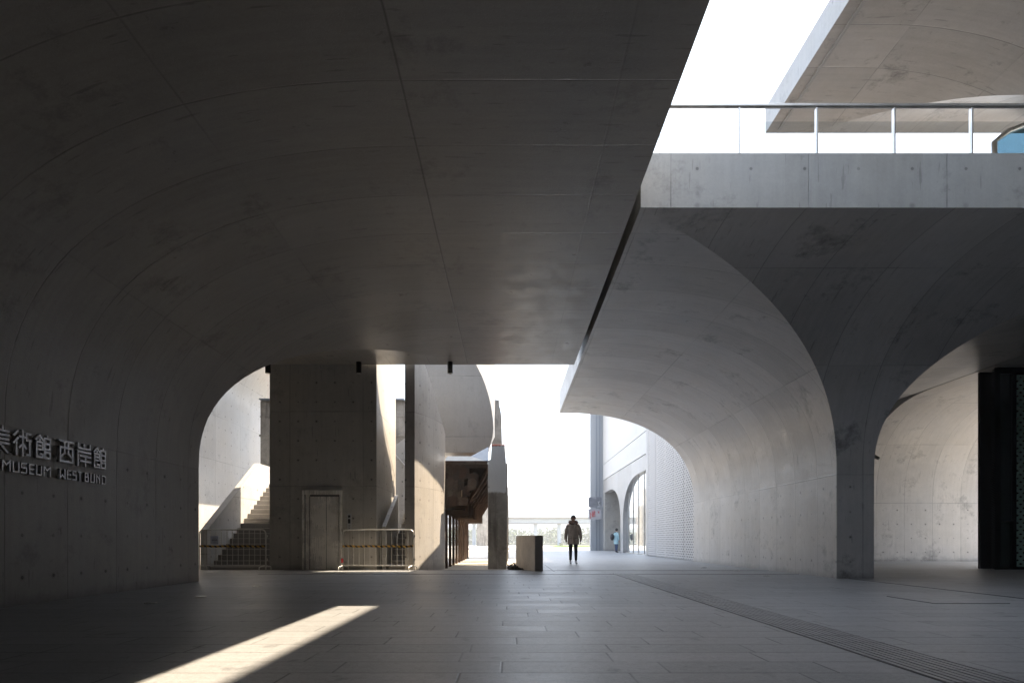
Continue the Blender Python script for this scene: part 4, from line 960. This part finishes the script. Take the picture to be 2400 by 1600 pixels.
t, P = person(wp, math.radians(118), 'person in a pale blue coat standing by the left arch of the white facade', 'coat_pale_blue', 'trousers_blue', 'bag_black', 'skin_tone', hemz=.62, height=1.66, hood=False, stride=(.02, -.02), longhair=True)
t2 = thing('handbag', 'black shoulder bag on the back of the person in pale blue', 'bag', (wp[0]-.3, wp[1], .95))
MB().ball((wp[0]-.30, wp[1]-.05, 1.06), .2, (.75, .7, 1.15), 14, 10).build('bag_body', MS['bag_black'], t2)
MB().tube([(wp[0]-.28, wp[1]-.1, 1.25), (wp[0]-.18, wp[1]-.14, 1.36), (wp[0]-.04, wp[1]-.12, 1.42)], .02, 6).build('strap', MS['bag_black'], t2)

# ------------------------------------------------------------------ haze, sky, sun, camera
HAZE = 0.0016
if HAZE:
    hb = box(-400, 400, -60, 900, -4, 40).build('haze', M['white'])
    hb['kind'] = 'stuff'; tag(hb, 'thin pale haze in the air over the whole place', 'haze')
    hm = bpy.data.materials.new('haze_air'); hm.use_nodes = True; nt = hm.node_tree; nt.nodes.clear()
    oo = nt.nodes.new('ShaderNodeOutputMaterial'); pv = nt.nodes.new('ShaderNodeVolumePrincipled'); pv.inputs['Color'].default_value = (.93, .96, 1, 1); pv.inputs['Density'].default_value = HAZE; pv.inputs['Anisotropy'].default_value = .2
    nt.links.new(pv.outputs[0], oo.inputs['Volume']); hb.data.materials.clear(); hb.data.materials.append(hm)

wd = bpy.data.worlds.new('World'); bpy.context.scene.world = wd; wd.use_nodes = True; nt = wd.node_tree; nt.nodes.clear()
wo = nt.nodes.new('ShaderNodeOutputWorld'); bg = nt.nodes.new('ShaderNodeBackground'); sk = nt.nodes.new('ShaderNodeTexSky'); sk.sky_type = 'NISHITA'; sk.sun_disc = False
sk.sun_elevation = math.asin(SUN.z); sk.sun_rotation = math.atan2(SUN.x, SUN.y); sk.air_density = 1.0; sk.dust_density = 4.5; sk.ozone_density = 1.0
mixn = nt.nodes.new('ShaderNodeMix'); mixn.data_type = 'RGBA'; mixn.inputs[0].default_value = .45; mixn.inputs[7].default_value = (7.5, 8.3, 9.4, 1)
nt.links.new(sk.outputs[0], mixn.inputs[6]); nt.links.new(mixn.outputs[2], bg.inputs[0]); bg.inputs[1].default_value = .13; nt.links.new(bg.outputs[0], wo.inputs[0])
sl = bpy.data.lights.new('sun', 'SUN'); sl.energy = 4.3; sl.angle = math.radians(.55); sl.color = (1.0, .82, .61)
so = bpy.data.objects.new('sun', sl); C.objects.link(so); so.rotation_euler = SUN.to_track_quat('Z', 'Y').to_euler(); so.location = (30, 10, 40)

cd = bpy.data.cameras.new('camera'); cam = bpy.data.objects.new('camera', cd); C.objects.link(cam)
cam.location = (0, 0, H); cam.rotation_euler = (math.pi/2, 0, 0)
cd.sensor_width = 36; cd.lens = 36*F/2400; cd.shift_x = (1200-CXP)/2400; cd.shift_y = (CYP-800)/2400; cd.clip_start = .05; cd.clip_end = 9000
sc = bpy.context.scene; sc.camera = cam
sc.view_settings.view_transform = 'Standard'; sc.view_settings.look = 'None'; sc.view_settings.exposure = 1.85; sc.view_settings.gamma = 1
sc.render.engine = 'CYCLES'
cy = sc.cycles; cy.max_bounces = 10; cy.diffuse_bounces = 7; cy.glossy_bounces = 4; cy.transmission_bounces = 6; cy.transparent_max_bounces = 12; cy.volume_bounces = 0
cy.use_denoising = True; cy.sample_clamp_indirect = 6; cy.caustics_reflective = False; cy.caustics_refractive = False
